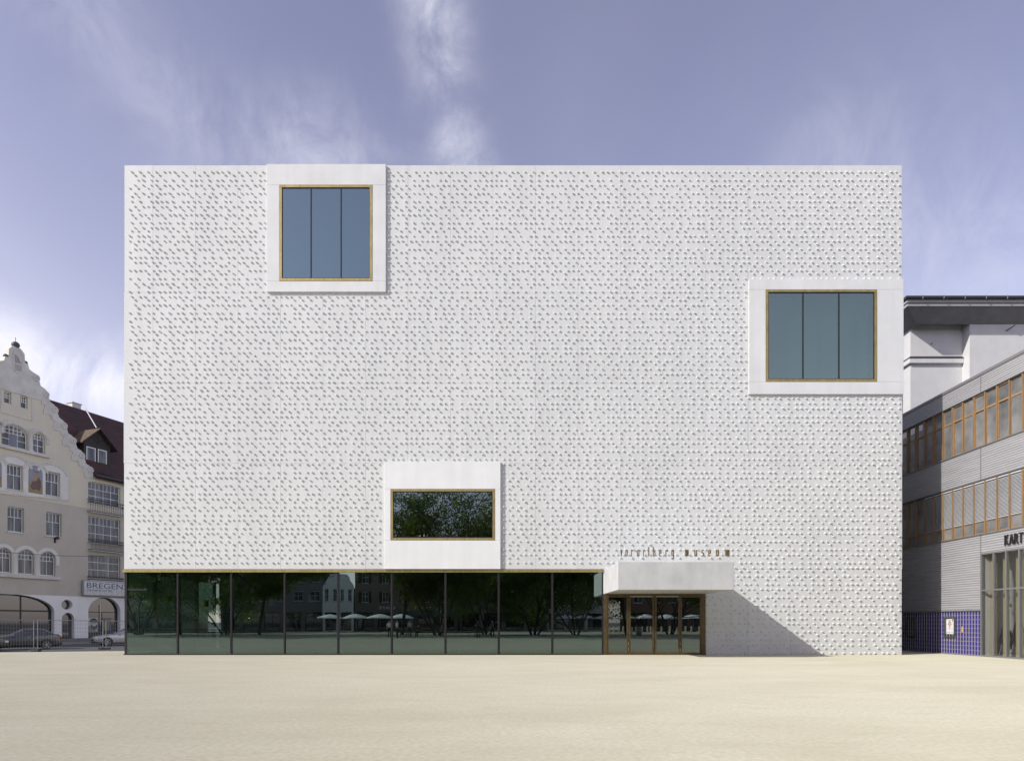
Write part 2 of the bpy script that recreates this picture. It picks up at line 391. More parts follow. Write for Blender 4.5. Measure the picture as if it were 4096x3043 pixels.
# side walls, roof and core; unseen rear right cut low to let sun past
side_z = [(-0.4,fz(2276)),(fz(2276),fz(1853)),(fz(1853),fz(1533)),(fz(1533),fz(1170)),(fz(1170),MT)]
for (z0, z1) in side_z:
    for k in range(12):
        y0, y1 = 0.305+k*2.05, 0.305+(k+1)*2.05
        if z1 < 13 or y0 < 2: MB().box(MR-0.3, MR, y0, min(y1, 3.4) - 0.008 if z1 > 13 and k else y1-0.008, z0+G, z1-G).build('side_panel', CONC, mus)
        if z0 > 3 or y0 > 9.5: MB().box(ML, ML+0.3, y0, y1-0.008, z0+G, z1-G).build('side_panel', CONC, mus)
mb = MB()
def core(*a): mb.box(*a)
core(ML+0.31, 8.0, 1.3, 24.8, 4.1, MT-0.5); core(8.001, MR-0.31, 1.3, 3.39, 4.1, MT-0.51); core(8.001, MR-0.31, 3.4, 24.8, 4.1, 12.4)                      # upper storeys behind the skin (set back behind the windows)
core(ML+0.31, fx(2500)+0, 0.31, 1.29, 4.08, fz(2180))
core(10.2, MR-0.31, 0.31, 24.8, -0.4, 4.09); core(ML+0.31, 10.19, 9.6, 24.8, -0.4, 4.09)
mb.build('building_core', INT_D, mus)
MB().box(ML+0.31, 8.0, 0.31, 24.8, MT-0.45, MT-0.35).build('roof_slab', CONC_C, mus); MB().box(8.001, MR-0.31, 0.31, 3.39, MT-0.45, MT-0.352).build('roof_slab', CONC_C, mus); MB().box(8.001, MR-0.31, 3.4, 24.8, 12.41, 12.5).build('roof_slab', CONC_C, mus)
# joint backing so the gaps between panels stay tight
back = [(ML+0.02, MR-0.02, -0.3, MT-0.02)]
for o in OPEN: back = cut(back, o)
mb = MB()
for (a, b, c, e) in back: mb.box(a, b, 0.012+0.02, 0.26, c+0.01, e-0.01)
mb.build('joint_seal', CONC_C, mus)

# --- big windows in smooth projecting surrounds
def bar_frame(mb, a, b, c, e, w, y0, y1):
    mb.box(a, b, y0, y1, e-w, e); mb.box(a, b, y0, y1, c, c+w); mb.box(a, a+w, y0, y1, c+w, e-w); mb.box(b-w, b, y0, y1, c+w, e-w)
def big_window(S, br, gl, mull, glass, blind, label, proud, conc=None):
    a, b, c, e = S; p, q, r_, s_ = br; g0, g1, g2, g3 = gl
    # one cast collar with a rectangular opening
    cm = conc or CONC_S; j = 0.0025
    su = MB().box(a, b, -proud, 0.28, s_+j, e).build('window_surround', cm, mus, bevel=0.005); su['label'] = label
    for (xx0, xx1, zz0, zz1) in ((a, b, c, r_-j), (a, p, r_+j, s_-j), (q, b, r_+j, s_-j)):
        MB().box(xx0, xx1, -proud, 0.28, zz0, zz1).build('surround_slab', cm, su, bevel=0.005)
    w = g0-p
    segs = [p, p+(q-p)*0.345, p+(q-p)*0.66, q]
    for i in range(3):
        for (zz0, zz1) in ((s_-w, s_), (r_, r_+w)):
            MB().box(segs[i]+(0.002 if i else 0.006), segs[i+1]-(0.002 if i < 2 else 0.006), -proud-0.012, 0.10, zz0+(0.006 if zz0 == r_ else 0), zz1-(0.006 if zz1 == s_ else 0)).build('brass_strip', BRASS, su)
    hz = [r_+w, r_+w+(s_-r_)*0.16, r_+(s_-r_)*0.80, s_-w]
    for i in range(3):
        for (xx0, xx1) in ((p+0.006, p+w), (q-w, q-0.006)):
            MB().box(xx0, xx1, -proud-0.012, 0.10, hz[i]+0.002, hz[i+1]-0.002).build('brass_strip', BRASS, su)
    xs_ = [g0] + list(mull) + [g1]
    m2 = MB(); bar_frame(m2, g0, g1, g2, g3, 0.03, -proud+0.01, 0.06); m2.build('gasket', DARKM, su)
    for k in range(len(xs_)-1):
        MB().box(xs_[k]+0.02, xs_[k+1]-0.02, -proud+0.03, -proud+0.042, g2+0.02, g3-0.02).build('pane', glass, su)
    for x in mull: MB().box(x-0.028, x+0.028, -proud+0.005, 0.05, g2+0.03, g3-0.03).build('mullion', DARKM, su)
    MB().box(g0+0.01, g1-0.01, 0.5, 0.52, g2-0.05, g3+0.05).build('blind', blind, su)  # added sheet backing the pane; upper ones carry the mirrored sky's colour
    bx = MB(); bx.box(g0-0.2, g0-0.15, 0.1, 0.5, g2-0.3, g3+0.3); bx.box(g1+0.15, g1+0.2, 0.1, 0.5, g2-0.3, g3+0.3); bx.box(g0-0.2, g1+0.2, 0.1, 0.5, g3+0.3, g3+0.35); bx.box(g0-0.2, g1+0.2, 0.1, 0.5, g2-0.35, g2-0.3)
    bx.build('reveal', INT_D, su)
    return su
big_window(S1, (fx(1120),fx(1491.5),fz(1129),fz(745.3)), (fx(1130.7),fx(1481.5),fz(1118),fz(756.5)), (fx(1246.7),fx(1366.5)), GLASS_U, INT_B, 'upper window collar breaking the roof edge, blue-grey glass', 0.11)
big_window(S2, (fx(3059.6),fx(3503),fz(1529.8),fz(1162.6)), (fx(3069.5),fx(3492.5),fz(1520),fz(1174)), (fx(3208.7),fx(3352)), GLASS_T, INT_T, 'window collar at the building corner, teal-grey glass', 0.11)
big_window(S3, (fx(1564),fx(1980),fz(2161),fz(1957)), (fx(1573.5),fx(1970),fz(2151),fz(1967)), (), GLASS_D, INT_D, 'low window collar with one wide pane mirroring trees', 0.13, CONC_L)

# --- glazed ground floor
zt = fz(2288); gx = [ML+0.05] + [fx(v) for v in (710.7,924.9,1138.5,1352.8,1567,1782,1995,2209.5)] + [fx(2412)]
for k in range(9):
    MB().box(gx[k]-(0.12 if k == 0 else -0.004), gx[k+1]-0.004 if k < 8 else gx[k+1], -0.045, 0.30, zt, fz(2275.4)-0.012).build('brass_fascia', BRASS, mus)
for k in range(9):
    MB().box(gx[k]+0.03, gx[k+1]-0.03, 0.020, 0.032, 0.055, zt-0.004).build('shop_pane', GLASS_M, mus)
for k, x in enumerate(gx):
    mo = MB().box(x-0.055, x+0.055, 0.012, 0.20, 0.0, zt).build('mullion', DARKM, mus)
    if 0 < k < 9: MB().box(x+0.004, x+0.018, -0.012, 0.010, 0.05, zt-0.01).build('cover_strip', FIN, mo)
MB().box(ML-0.03, fx(2413), -0.03, 0.25, -0.3, 0.05).build('base_rail', DARKM, mus)
MB().box(ML-0.03, fx(2413), 0.04, 0.29, zt-0.03, zt+0.001).build('head_rail', DARKM, mus)
# the glazing turns the corner on the street side
for k in range(4):
    y0, y1 = 0.3+k*2.3, 0.3+(k+1)*2.3
    MB().box(ML+0.02, ML+0.032, y0+0.03, y1-0.03, 0.05, zt-0.004).build('shop_pane', GLASS_M, mus)
    MB().box(ML-0.01, ML+0.16, y1-0.05, y1+0.05, -0.3, zt).build('mullion', DARKM, mus)
MB().box(ML-0.03, ML+0.2, 0.255, 9.6, -0.4, 0.045).build('base_rail', DARKM, mus)
MB().box(ML-0.045, ML+0.3, 0.305, 9.6, zt, 4.0).build('brass_fascia', BRASS, mus)
# cafe room behind the glass
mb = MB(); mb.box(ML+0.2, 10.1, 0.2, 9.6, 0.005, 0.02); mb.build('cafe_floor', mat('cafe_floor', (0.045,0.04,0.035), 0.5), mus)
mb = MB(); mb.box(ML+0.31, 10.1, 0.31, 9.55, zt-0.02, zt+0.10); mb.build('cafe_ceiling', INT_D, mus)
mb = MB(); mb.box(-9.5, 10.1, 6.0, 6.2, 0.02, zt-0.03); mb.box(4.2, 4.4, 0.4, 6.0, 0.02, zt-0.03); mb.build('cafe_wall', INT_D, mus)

# --- entrance doors
mb = MB(); a, b, zt2 = fx(2414.5), fx(2822), fz(2373.8)
mb.box(a, fx(2430), -0.03, 0.28, 0.0, zt2); mb.box(fx(2804), b, -0.03, 0.28, 0.0, zt2); mb.box(fx(2430), fx(2804), -0.03, 0.28, fz(2384), zt2)
mb.build('door_frame', BRONZE, mus, bevel=0.004)
leaf = [(2430.5,2513),(2514.5,2617),(2619,2720),(2721.5,2803.5)]; pn = [(2434.5,2506.8),(2522.3,2609.7),(2626.2,2713.5),(2727.7,2799)]
for (l0, l1), (p0, p1) in zip(leaf, pn):
    m2 = MB(); m2.plate(rect(fx(l0), fx(l1), 0.012, fz(2384.6)), [rect(fx(p0), fx(p1), fz(2609), fz(2388))], -0.015, 0.05)
    dl = m2.build('door_leaf', BRONZE, mus, bevel=0.003)
    MB().box(fx(p0)-0.01, fx(p1)+0.01, 0.010, 0.020, fz(2609)-0.01, fz(2388)+0.01).build('pane', GLASS_D, dl)
for x in (2513.8, 2720.8):
    for z in (0.18, 0.45): MB().box(fx(x)-0.012, fx(x)+0.012, -0.035, -0.016, z, z+0.16).build('hinge', BRASS, mus)
for x in (2565, 2668): MB().box(fx(x-45), fx(x+45), -0.05, -0.031, fz(2386.5), fz(2383)).build('drip_rail', mat('pale_metal', (0.45,0.44,0.42), 0.4, metal=0.6), mus)

# --- canopy
cd = 0.127*DIST; ck = U*(1-0.127)
CX0, CX1, CZ0, CZ1 = (2471.8-2048)*ck, (2936.9-2048)*ck, EYE+(2486-2357.7)*ck, EYE+(2486-2245.8)*ck
cano = MB().box(CX0, CX1, -cd, 0.05, CZ0, CZ1).build('canopy', CONC_C, mus, bevel=0.012); cano['label'] = 'grey concrete canopy slab over the entrance doors'
for x in (CX0+0.9, CX0+2.4, CX0+3.9):
    for y in (-3.0, -1.4):
        mb = MB(); mb.lathe([(0.0,-0.004),(0.075,-0.004),(0.085,-0.001),(0.085,0.0)], 14); mb.build('downlight', DARKM, cano, loc=(x, y, CZ0))

# --- the relief knobs: bottle bottoms cast in concrete, on a grid of long and short steps
def peg_shapes():
    n = 10; fl = MB(); vs = []
    for (k, y) in ((0, 0.0), (1, -0.78), (2, -1.0)):
        for i in range(n):
            a = 2*math.pi*i/n + 0.3; out = i % 2 == 0
            r = (0.040 if out else 0.036, 0.046 if out else 0.031, 0.034 if out else 0.020)[k]
            vs.append((r*math.cos(a), y, r*math.sin(a)))
    vs.append((0, -0.80, 0)); fs = []
    for k in range(2):
        for i in range(n):
            j = (i+1) % n; fs.append((k*n+i, k*n+j, (k+1)*n+j, (k+1)*n+i))
    for i in range(n): fs.append((2*n+i, 2*n+(i+1) % n, 3*n))
    fl.add(vs, fs)
    rg = MB(); rg.lathe([(0.034,0.0),(0.033,-0.9),(0.028,-1.0),(0.018,-0.98),(0.013,-0.72),(0.0,-0.70)], 8, axis='y')
    for f in range(len(fl.f)): fl.f[f] = fl.f[f][::-1]
    return fl, rg
PFL, PRG = peg_shapes()
CONC_K = mat('knob_concrete', (0.75,0.765,0.74), 0.6, (0.71,0.72,0.70), 2.0, 4, spec=0.3, world_co=True)
def steps(a, b, L=0.146, S=0.0905):
    w = 'L'
    while len(w) < 400: w = ''.join('LS' if c == 'L' else 'L' for c in w)
    out = []; x = a
    for c in w:
        if x > b: break
        out.append(x); x += L if c == 'L' else S
    return out
def field(x0, x1, z0, z1, keep, seed, mind=0.203):
    rnd = random.Random(seed); gx_, gz_ = steps(x0, x1), steps(z0, z1, 0.2365, 0.146)
    nodes = [(x, z) for z in reversed(gz_) for x in gx_]
    cell = {}; out = []; last = (1e9, 0); gap = 0
    for x, z in nodes:
        if z != last[1]: last = (x, z); gap = rnd.uniform(0, 0.4)
        if x - last[0] < gap - 0.01 or not keep(x, z): continue
        i, j = int(x/mind) if x >= 0 else int(x/mind)-1, int(z/mind); ok = True
        for p in (i-1, i, i+1):
            for q in (j-1, j, j+1):
                for (a, b) in cell.get((p, q), ()):
                    if (a-x)**2 + (b-z)**2 < mind*mind: ok = False
        if ok and rnd.random() < 0.97:
            cell.setdefault((i, j), []).append((x, z)); out.append((x, z)); last = (x, z); gap = rnd.choice((0.236, 0.236, 0.236, 0.38, 0.38, 0.38))
    return out
def keep_front(x, z):
    for (a, b, c, e) in OPEN:
        if a-0.06 < x < b+0.06 and c-0.07 < z < e+0.07: return False
    if CX0-0.06 < x < CX1+0.06 and CZ0-0.06 < z < CZ1+0.06: return False
    return True
def band_pr(z):
    for (z0, z1, pr) in bands:
        if z0 <= z < z1: return pr
    return 0.0
pts = field(ML+0.10, MR-0.07, 0.09, MT-0.09, keep_front, 11)
print('pegs', len(pts), len(pts)/((MR-ML)*MT-sum((b-a)*(e-max(c,0)) for a,b,c,e in OPEN)))
rnd = random.Random(5)
pegs = [(x, z, rnd.random() < 0.27, rnd.uniform(0.046, 0.071), rnd.uniform(0.95, 1.12)) for x, z in pts]
pegs.sort(key=lambda p: (p[0]**2 + DIST**2 + (p[1]-EYE)**2))
me_f = PFL.mesh('flower_knob'); me_r = PRG.mesh('ring_knob')
for me in (me_f, me_r): me.materials.append(CONC_K)
for (x, z, ring, h, s) in pegs[:300]:
    inst('knob', me_r if ring else me_f, mus, (x, -band_pr(z)-0.002, z), (0, rnd.uniform(0, 6), 0), (s, h, s))
def joined(plist, frame, name):
    vs, fs = [], []
    for (x, z, ring, h, s) in plist:
        P = PRG if ring else PFL; an = rnd.uniform(0, 6); ca, sa = math.cos(an)*s, math.sin(an)*s; o = len(vs)
        vs += [frame(x + p[0]*ca - p[2]*sa, p[1]*h, z + p[0]*sa + p[2]*ca) for p in P.v]
        fs += [tuple(i+o for i in f) for f in P.f]
    m2 = MB(); m2.v = vs; m2.f = fs; m2.m = [0]*len(fs)
    o = m2.build(name, CONC_K, mus); o['kind'] = 'stuff'; return o
joined(pegs[300:], lambda x, y, z: (x, y-band_pr(z)-0.002, z), 'knob_relief')
sp = [(x, z, rnd.random() < 0.27, rnd.uniform(0.06, 0.092), 1.0) for x, z in field(0.45, 16.0, 0.1, MT-0.1, lambda x, z: True, 21)]
joined([p for p in sp if p[1] < 12.4 or p[0] < 3.3], lambda x, y, z: (MR-y, x, z), 'knob_relief')
sp = [p for p in sp if p[1] > 4.2]
joined(sp, lambda x, y, z: (ML+y, 16.45-x, z), 'knob_relief')

# --- pendant lamps in the cafe
SHADE = mat('linen_shade', (0.72,0.62,0.26), 0.8, (0.62,0.52,0.2), 6)
lamps = [(360,2.4,2405),(440,3.6,2412),(860,2.0,2404),(890,3.2,2412),(1020,4.6,2400),(1090,2.6,2410),(1247,2.0,2393),(820,5.0,2412),(670,3.0,2394)]
ordl = ['first','second','third','fourth','fifth','sixth','seventh','eighth','ninth']
lamps = [(x, y, py) for (x, y, py) in lamps if x > 520]
lamps.sort(key=lambda l: l[0]*(DIST+l[1]))
for i, (px, yy, py) in enumerate(lamps):
    k = (DIST+yy)/DIST; X = (px-2048)*U*k; Z = EYE + (2486-py)*U*k
    t = thing('pendant_lamp', 'yellowish drum-shaped cafe lamp behind the glass, %s from the street corner' % ordl[i], 'lamp', (X, yy, Z), group='pendant lamps inside the cafe')
    MB().lathe([(0.18,-0.17),(0.19,0.17),(0.185,0.17),(0.175,-0.17),(0.18,-0.17)], 20).build('shade', SHADE, t, smooth=True)
    MB().tube([(0,0,0.1),(0,0,zt-Z-0.02)], 0.006, 6).build('cord', DARKM, t)
    MB().lathe([(0.0,-0.05),(0.04,-0.03),(0.045,0.02),(0.02,0.09),(0.0,0.1)], 10).build('bulb', mat('white_bulb', (0.7,0.68,0.6), 0.3), t, smooth=True)

# --- lettering on the cafe pane and standing letters on the canopy
mb = MB(); text_shape('museumscafé', mb, fx(512), fx(586), fz(2361), fz(2349), 0.012, 0.017)
tag(mb.build('pane_lettering', mat('frosted_letters', (0.045,0.055,0.055), 0.7)), 'small pale museumscafé lettering on the corner glass pane', 'lettering')
sg = thing('sign_lettering', 'slim bronze letters on thin rods spelling vorarlberg museum above the canopy', 'sign', (0, 0, 0))
LET_M = mat('bronze_letters', (0.23,0.16,0.065), 0.45, (0.16,0.11,0.045), 5, 5, metal=0.3)
ld = cd-0.30; lk_ = (DIST-ld)/DIST*U
def lx(z): return (2400 + z/3.7067 - 2048)*lk_
def lz(z): return EYE + (2486 - 2150 - z/3.7067)*lk_
base_z = lz(272); XH = lz(178)-base_z
def strokes(ch):
    h, w, q = 1.0, 1.0, 0.30
    top = (0, w, 0.88, 1.0)
    S = {'v': None, 'o': [(0,q,0.06,0.94),(1-q,1,0.06,0.94),(q*0.6,1-q*0.6,0,0.12),(q*0.6,1-q*0.6,0.88,1.0)],
         'r': [(0,q,0,1.0),(q,0.95,0.86,1.0),(0.7,1.0,0.74,0.92)],
         'a': [(0,q,0.06,0.94),(1-q,1,0,1.0),(q*0.6,1-q,0,0.12),(q*0.6,1-q,0.88,1.0)],
         'l': [(0.35,0.70,0,1.45)],
         'b': [(0,q,0,1.43),(1-q,1,0.06,0.94),(q,1-q*0.6,0,0.12),(q,1-q*0.6,0.88,1.0)],
         'e': [(0,q,0.06,0.94),(1-q,1,0.42,0.94),(q*0.6,1-q*0.6,0.88,1.0),(q,1-q,0.42,0.54),(q*0.6,1,0,0.12)],
         'g': [(0,q,0.06,0.94),(1-q,1,-0.38,1.0),(q*0.6,1-q,0.02,0.14),(q*0.6,1-q,0.88,1.0),(0.1,1-q,-0.42,-0.30)],
         'm': [(0,0.24,0,1.0),(0.40,0.62,0,0.95),(0.78,1.0,0,0.95),(0.24,0.92,0.88,1.0)],
         'u': [(0,0.30,0.05,1.0),(0.70,1.0,0,1.0),(0.15,0.70,0,0.12)],
         's': [(0.12,0.95,0.88,1.0),(0,0.32,0.55,0.94),(0.1,0.9,0.44,0.56),(0.68,1,0.06,0.46),(0.05,0.88,0,0.12)]}
    return S[ch]
for ch, cx, wd in zip('vorarlbergmuseum', (318,394,475,565,655,722,802,894,988,1078,1288,1418,1523,1624,1741,1888), (24,28,26,30,26,30,30,28,26,32,44,34,30,32,36,54)):
    w = wd/3.7067*lk_; w *= 1.12; x0 = lx(cx)-w/2; m2 = MB(); y0, y1 = -ld-0.045, -ld+0.045
    if ch == 'v':
        for sgn in (0, 1):
            ta, tb = (0.0, 0.30) if sgn == 0 else (0.70, 1.0); ba, bb = (0.36, 0.62) if sgn == 0 else (0.38, 0.64)
            m2.plate([(x0+ba*w, base_z), (x0+bb*w, base_z), (x0+tb*w, base_z+XH), (x0+ta*w, base_z+XH)], [], y0+0.001*sgn, y1-0.001*sgn)
    else:
        for i, (a, b, c, e) in enumerate(strokes(ch)):
            m2.box(x0+a*w, x0+b*w, y0+0.0007*i, y1-0.0007*i, base_z+c*XH, base_z+e*XH)
    m2.build('letter', LET_M, sg)
    MB().tube([(lx(cx), -ld, CZ1-0.005), (lx(cx), -ld, base_z+0.02-(0.40*XH if ch == 'g' else 0))], 0.006, 6).build('rod', mat('pale_rod', (0.5,0.5,0.5), 0.4, metal=0.6), sg)
# ================================================================== wooden-windowed, corrugated building on the right
PLASTER_W = mat('white_plaster', (0.63,0.63,0.615), 0.9, (0.58,0.58,0.57), 1.2, 8, 0.35, 22, spec=0.15)
CORR = mat('corrugated_aluminium', (0.47,0.47,0.475), 0.45, (0.39,0.39,0.395), 1.5, 7, 0, metal=0.25, stretch=(0.3,1,6))
WOOD = mat('weathered_wood', (0.27,0.165,0.075), 0.7, (0.15,0.115,0.08), 3.0, 8, 0.15, 40, stretch=(6,6,0.8), lo=0.42, hi=0.72)
WOOD_O = mat('orange_wood', (0.36,0.22,0.09), 0.6, (0.27,0.165,0.07), 4, 6)
WGLASS = mat('window_glass_grey', (0.27,0.275,0.265), 0.04, (0.09,0.092,0.093), 0.5, 3, spec=0.9, coat=0.6)
ALU = mat('grey_aluminium', (0.27,0.27,0.27), 0.45, metal=0.5)
BLIND = mat('silver_blind', (0.68,0.69,0.70), 0.45, metal=0.2)
ZINC = mat('dark_zinc', (0.055,0.056,0.058), 0.5, metal=0.4)
TH = thing('corrugated_building', 'grey corrugated building with orange wooden windows and blue tiled base', 'building', (21.1, 0, 0), R(-90))
# local x runs towards the camera (x = -Y), local y into the building
X0, X1 = -9.2, 12.0
MOD, M0 = 0.745, 3.91
def corrugated(x0, x1, z0, z1, pitch=0.105, dep=0.024, y=0.0):
    mb = MB(); n = int(round((z1-z0)/pitch)); pitch = (z1-z0)/n; prof = []
    for k in range(n):
        z = z0 + k*pitch; prof += [(y, z), (y, z+pitch*0.38), (y-dep, z+pitch*0.52), (y-dep, z+pitch*0.82)]
    prof.append((y, z1))
    for (ya, za), (yb, zb) in zip(prof, prof[1:]): mb.quad((x0,ya,za),(x1,ya,za),(x1,yb,zb),(x0,yb,zb))
    mb.quad((x0,y,z0),(x0,y+0.05,z0),(x1,y+0.05,z0),(x1,y,z0))
    return mb.build('cladding_sheet', CORR, TH)
JX = 1.40
for (z0, z1) in ((11.83,12.62),(7.9,9.44)):
    corrugated(X0, JX-0.006, z0, z1); corrugated(JX+0.006, X1, z0, z1)
corrugated(X0, JX-0.006, 2.09, 5.5); corrugated(JX+0.006, X1, 4.62, 5.5)
for (z0, z1) in ((11.8,12.62),(7.9,9.44),(2.09,5.5)): MB().box(JX-0.02, JX+0.02, -0.028, 0.0, z0, z1).build('joint_strip', ALU, TH)
MB().box(X0, X1, -0.06, 0.5, 12.62, 12.74).build('parapet_cap', ALU, TH)
for z in (11.80, 7.87): MB().box(X0, X1, -0.045, 0.03, z, z+0.035).build('head_trim', ZINC, TH)
for z in (9.40, 5.46): MB().box(X0, X1, -0.07, 0.03, z, z+0.04).build('sill_trim', ALU, TH)
MB().box(X0, JX, -0.05, 0.02, 2.045, 2.09).build('base_trim', ALU, TH)
mb = MB()
mb.box(X0, X1, 0.30, 24, 4.7, 12.5); mb.box(X0, JX, 0.30, 24, -0.3, 4.7); mb.box(JX, X1, 6, 24, -0.3, 4.7); mb.build('building_core', INT_D, TH)
MB().box(X0, X1, 0.3, 24, 12.5, 12.56).build('roof_slab', ALU, TH)
nb0, nb1 = -int((M0-X0)/MOD), int((X1-M0)/MOD)
for k in range(nb0, nb1+1):
    x = M0 + k*MOD
    for (z0, z1) in ((9.44,11.80),(5.50,7.87)):
        MB().box(x-0.034, x+0.034, -0.035, 0.22, z0, z1).build('window_post', WOOD, TH)
for k in range(nb0, nb1):
    x = M0 + k*MOD; a, b = x+0.034, x+MOD-0.034
    seen = k <= 1
    # upper row: fixed light above, casement or fixed light below
    op = k % 2 == 0
    w = MB(); zt_ = 11.80-0.72
    fw_ = 0.04 if op else 0.012
    w.plate(rect(a, b, 9.44, 11.79), [rect(a+fw_, b-fw_, 9.44+max(fw_, 0.04), zt_-0.04), rect(a+0.02, b-0.02, zt_+0.035, 11.75)], 0.0 if op else 0.03, 0.10)
    wi = w.build('window', WOOD_O, TH)
    MB().box(a+0.01, b-0.01, 0.055, 0.065, zt_+0.01, 11.77).build('pane', WGLASS, wi); MB().box(a+0.01, b-0.01, 0.055, 0.065, 9.46, zt_-0.01).build('pane', WGLASS, wi)
    # lower row: tall light with blind, small light under it
    w = MB(); zb = 5.50+0.56
    w.plate(rect(a, b, 5.51, 7.86), [rect(a+0.035, b-0.035, 5.55, zb-0.03), rect(a+0.015, b-0.015, zb+0.03, 7.84)], 0.032, 0.10)
    wi = w.build('window', WOOD_O, TH)
    MB().box(a+0.01, b-0.01, 0.055, 0.065, 5.53, zb-0.01).build('pane', WGLASS, wi); MB().box(a+0.01, b-0.01, 0.055, 0.065, zb+0.01, 7.85).build('pane', WGLASS, wi)
    Y = -(x)                                           # blinds hang only in the nearer bays
    if k >= -9:
        bl = MB(); zlo = zb+0.04 if k < 0 else 5.62; n = int((7.80-zlo)/0.056); tl = 0.016
        for i in range(n):
            z = zlo + i*0.056
            bl.quad((a+0.01,-0.012,z-tl),(b-0.01,-0.012,z-tl),(b-0.01,0.030,z+tl),(a+0.01,0.030,z+tl))
        bl.box(a+0.01, b-0.01, -0.012, 0.03, 7.80, 7.85); bl.box(a+0.01, b-0.01, -0.006, 0.02, zlo-0.03, zlo-0.015)
        bl.build('blind', BLIND, wi)
# blue tiled base with pale raised joints
TILE = mat('cobalt_tile', (0.026,0.015,0.145), 0.25, (0.038,0.024,0.20), 1.5, 4, spec=0.6, coat=0.4)
GROUT = mat('pale_grout', (0.40,0.39,0.40), 0.7)
ts = 0.2; ncol = 52; cases = [(-1.18, -0.38, 0.80, 1.78), (-4.35, -3.45, 0.80, 1.78)]
tm = MB(); tm.add([(-0.096,0.0,-0.096),(0.096,0.0,-0.096),(0.096,0.0,0.096),(-0.096,0.0,0.096),(-0.066,0.014,-0.066),(0.066,0.014,-0.066),(0.066,0.014,0.066),(-0.066,0.014,0.066)],
                  [(4,5,6,7),(0,1,5,4),(1,2,6,5),(2,3,7,6),(3,0,4,7)]); tme = tm.mesh('tile'); tme.materials.append(TILE)
count = 0; rest = MB()
for c in range(ncol):
    for r_ in range(10):
        x, z = JX-0.11-c*ts, 0.145+r_*ts
        if any(a-0.08 < x < b+0.08 and c0-0.08 < z < c1+0.08 for (a, b, c0, c1) in cases): continue
        if count < 300: inst('tile', tme, TH, (x, 0.018, z)); count += 1
        else: rest.add([(p[0]+x, p[1]+0.018, p[2]+z) for p in tm.v], tm.f)
o = rest.build('tile_field', TILE, TH); o['kind'] = 'stuff'
mb = MB()
for c in range(ncol+1): mb.box(JX-0.01-c*ts-0.006, JX-0.01-c*ts+0.006, -0.012, 0.05, 0.04, 2.05)
for r_ in range(11): mb.box(JX-0.01-ncol*ts, JX-0.01, -0.0095, 0.05, 0.045+r_*ts-0.006, 0.045+r_*ts+0.006)
mb.build('joint_grid', GROUT, TH)
MB().box(X0, JX, 0.035, 0.30, -0.3, 2.05).build('tile_bed', mat('tile_bed', (0.03,0.02,0.10), 0.6), TH)
MB().box(X0, JX, -0.03, 0.03, -0.2, 0.03).build('plinth', ALU, TH)
for i, (a, b, c0, c1) in enumerate(cases):
    m2 = MB(); bar_frame(m2, a, b, c0, c1, 0.055, -0.05, 0.03); cs = m2.build('display_case', mat('case_metal', (0.13,0.15,0.14), 0.45, metal=0.4), TH)
    cs['label'] = 'display case holding a portrait poster' if i == 0 else 'empty dark display case in the shade'
    MB().box(a+0.05, b-0.05, 0.015, 0.034, c0+0.05, c1-0.05).build('back_board', DARKM, cs)
po = thing('poster', 'white portrait poster in the display case of the blue tiled wall', 'poster', (21.1, 0, 0), R(-90))
pa, pb, pc, pd = -1.07, -0.49, 0.97, 1.71
MB().box(pa, pb, 0.004, 0.010, pc, pd).build('sheet', mat('poster_white', (0.80,0.80,0.80), 0.5), po)
SKIN = mat('print_skin', (0.62,0.42,0.32), 0.6)
cxp = (pa+pb)/2-0.02
def oval(cx, cz, rx, rz, n=20, a0=0.0, a1=2*math.pi): return [(cx+rx*math.cos(a0+(a1-a0)*i/(n if a1-a0 > 6.2 else n-1)), cz+rz*math.sin(a0+(a1-a0)*i/(n if a1-a0 > 6.2 else n-1))) for i in range(n)]
MB().plate(oval(cxp, 1.455, 0.118, 0.15), [], 0.0022, 0.0038).build('print_hair', mat('print_hair', (0.30,0.20,0.10), 0.6), po)
MB().plate(oval(cxp, 1.40, 0.102, 0.145), [], 0.0012, 0.0020).build('print_face', SKIN, po)
MB().plate([(cxp-0.25,pc+0.10),(cxp+0.26,pc+0.10),(cxp+0.22,pc+0.22),(cxp+0.07,pc+0.29),(cxp-0.07,pc+0.29),(cxp-0.2,pc+0.22)], [], 0.0022, 0.0038).build('print_shirt', mat('print_shirt', (0.68,0.70,0.72), 0.6), po)
mb = MB()
for sgn in (-1, 1): mb.plate(oval(cxp+sgn*0.043, 1.43, 0.034, 0.022, 12), [oval(cxp+sgn*0.043, 1.43, 0.026, 0.015, 12)], 0.0001, 0.0009)
mb.plate(rect(cxp-0.035, cxp+0.035, 1.325, 1.337), [], 0.0001, 0.0009)
mb.box(pb-0.13, pb-0.04, 0.001, 0.0035, pd-0.06, pd-0.035); mb.box(pb-0.10, pb-0.07, 0.001, 0.0034, pd-0.15, pd-0.06)
for i in range(9): mb.box(pa+0.03+i*0.035, pa+0.053+i*0.035, 0.001, 0.0035, pc+0.05, pc+0.075)
mb.build('print_ink', DARKM, po)
MB().box(0.10, 0.19, -0.022, -0.013, 1.07, 1.33).build('small_plate', mat('ochre_plate', (0.60,0.38,0.12), 0.5), TH)
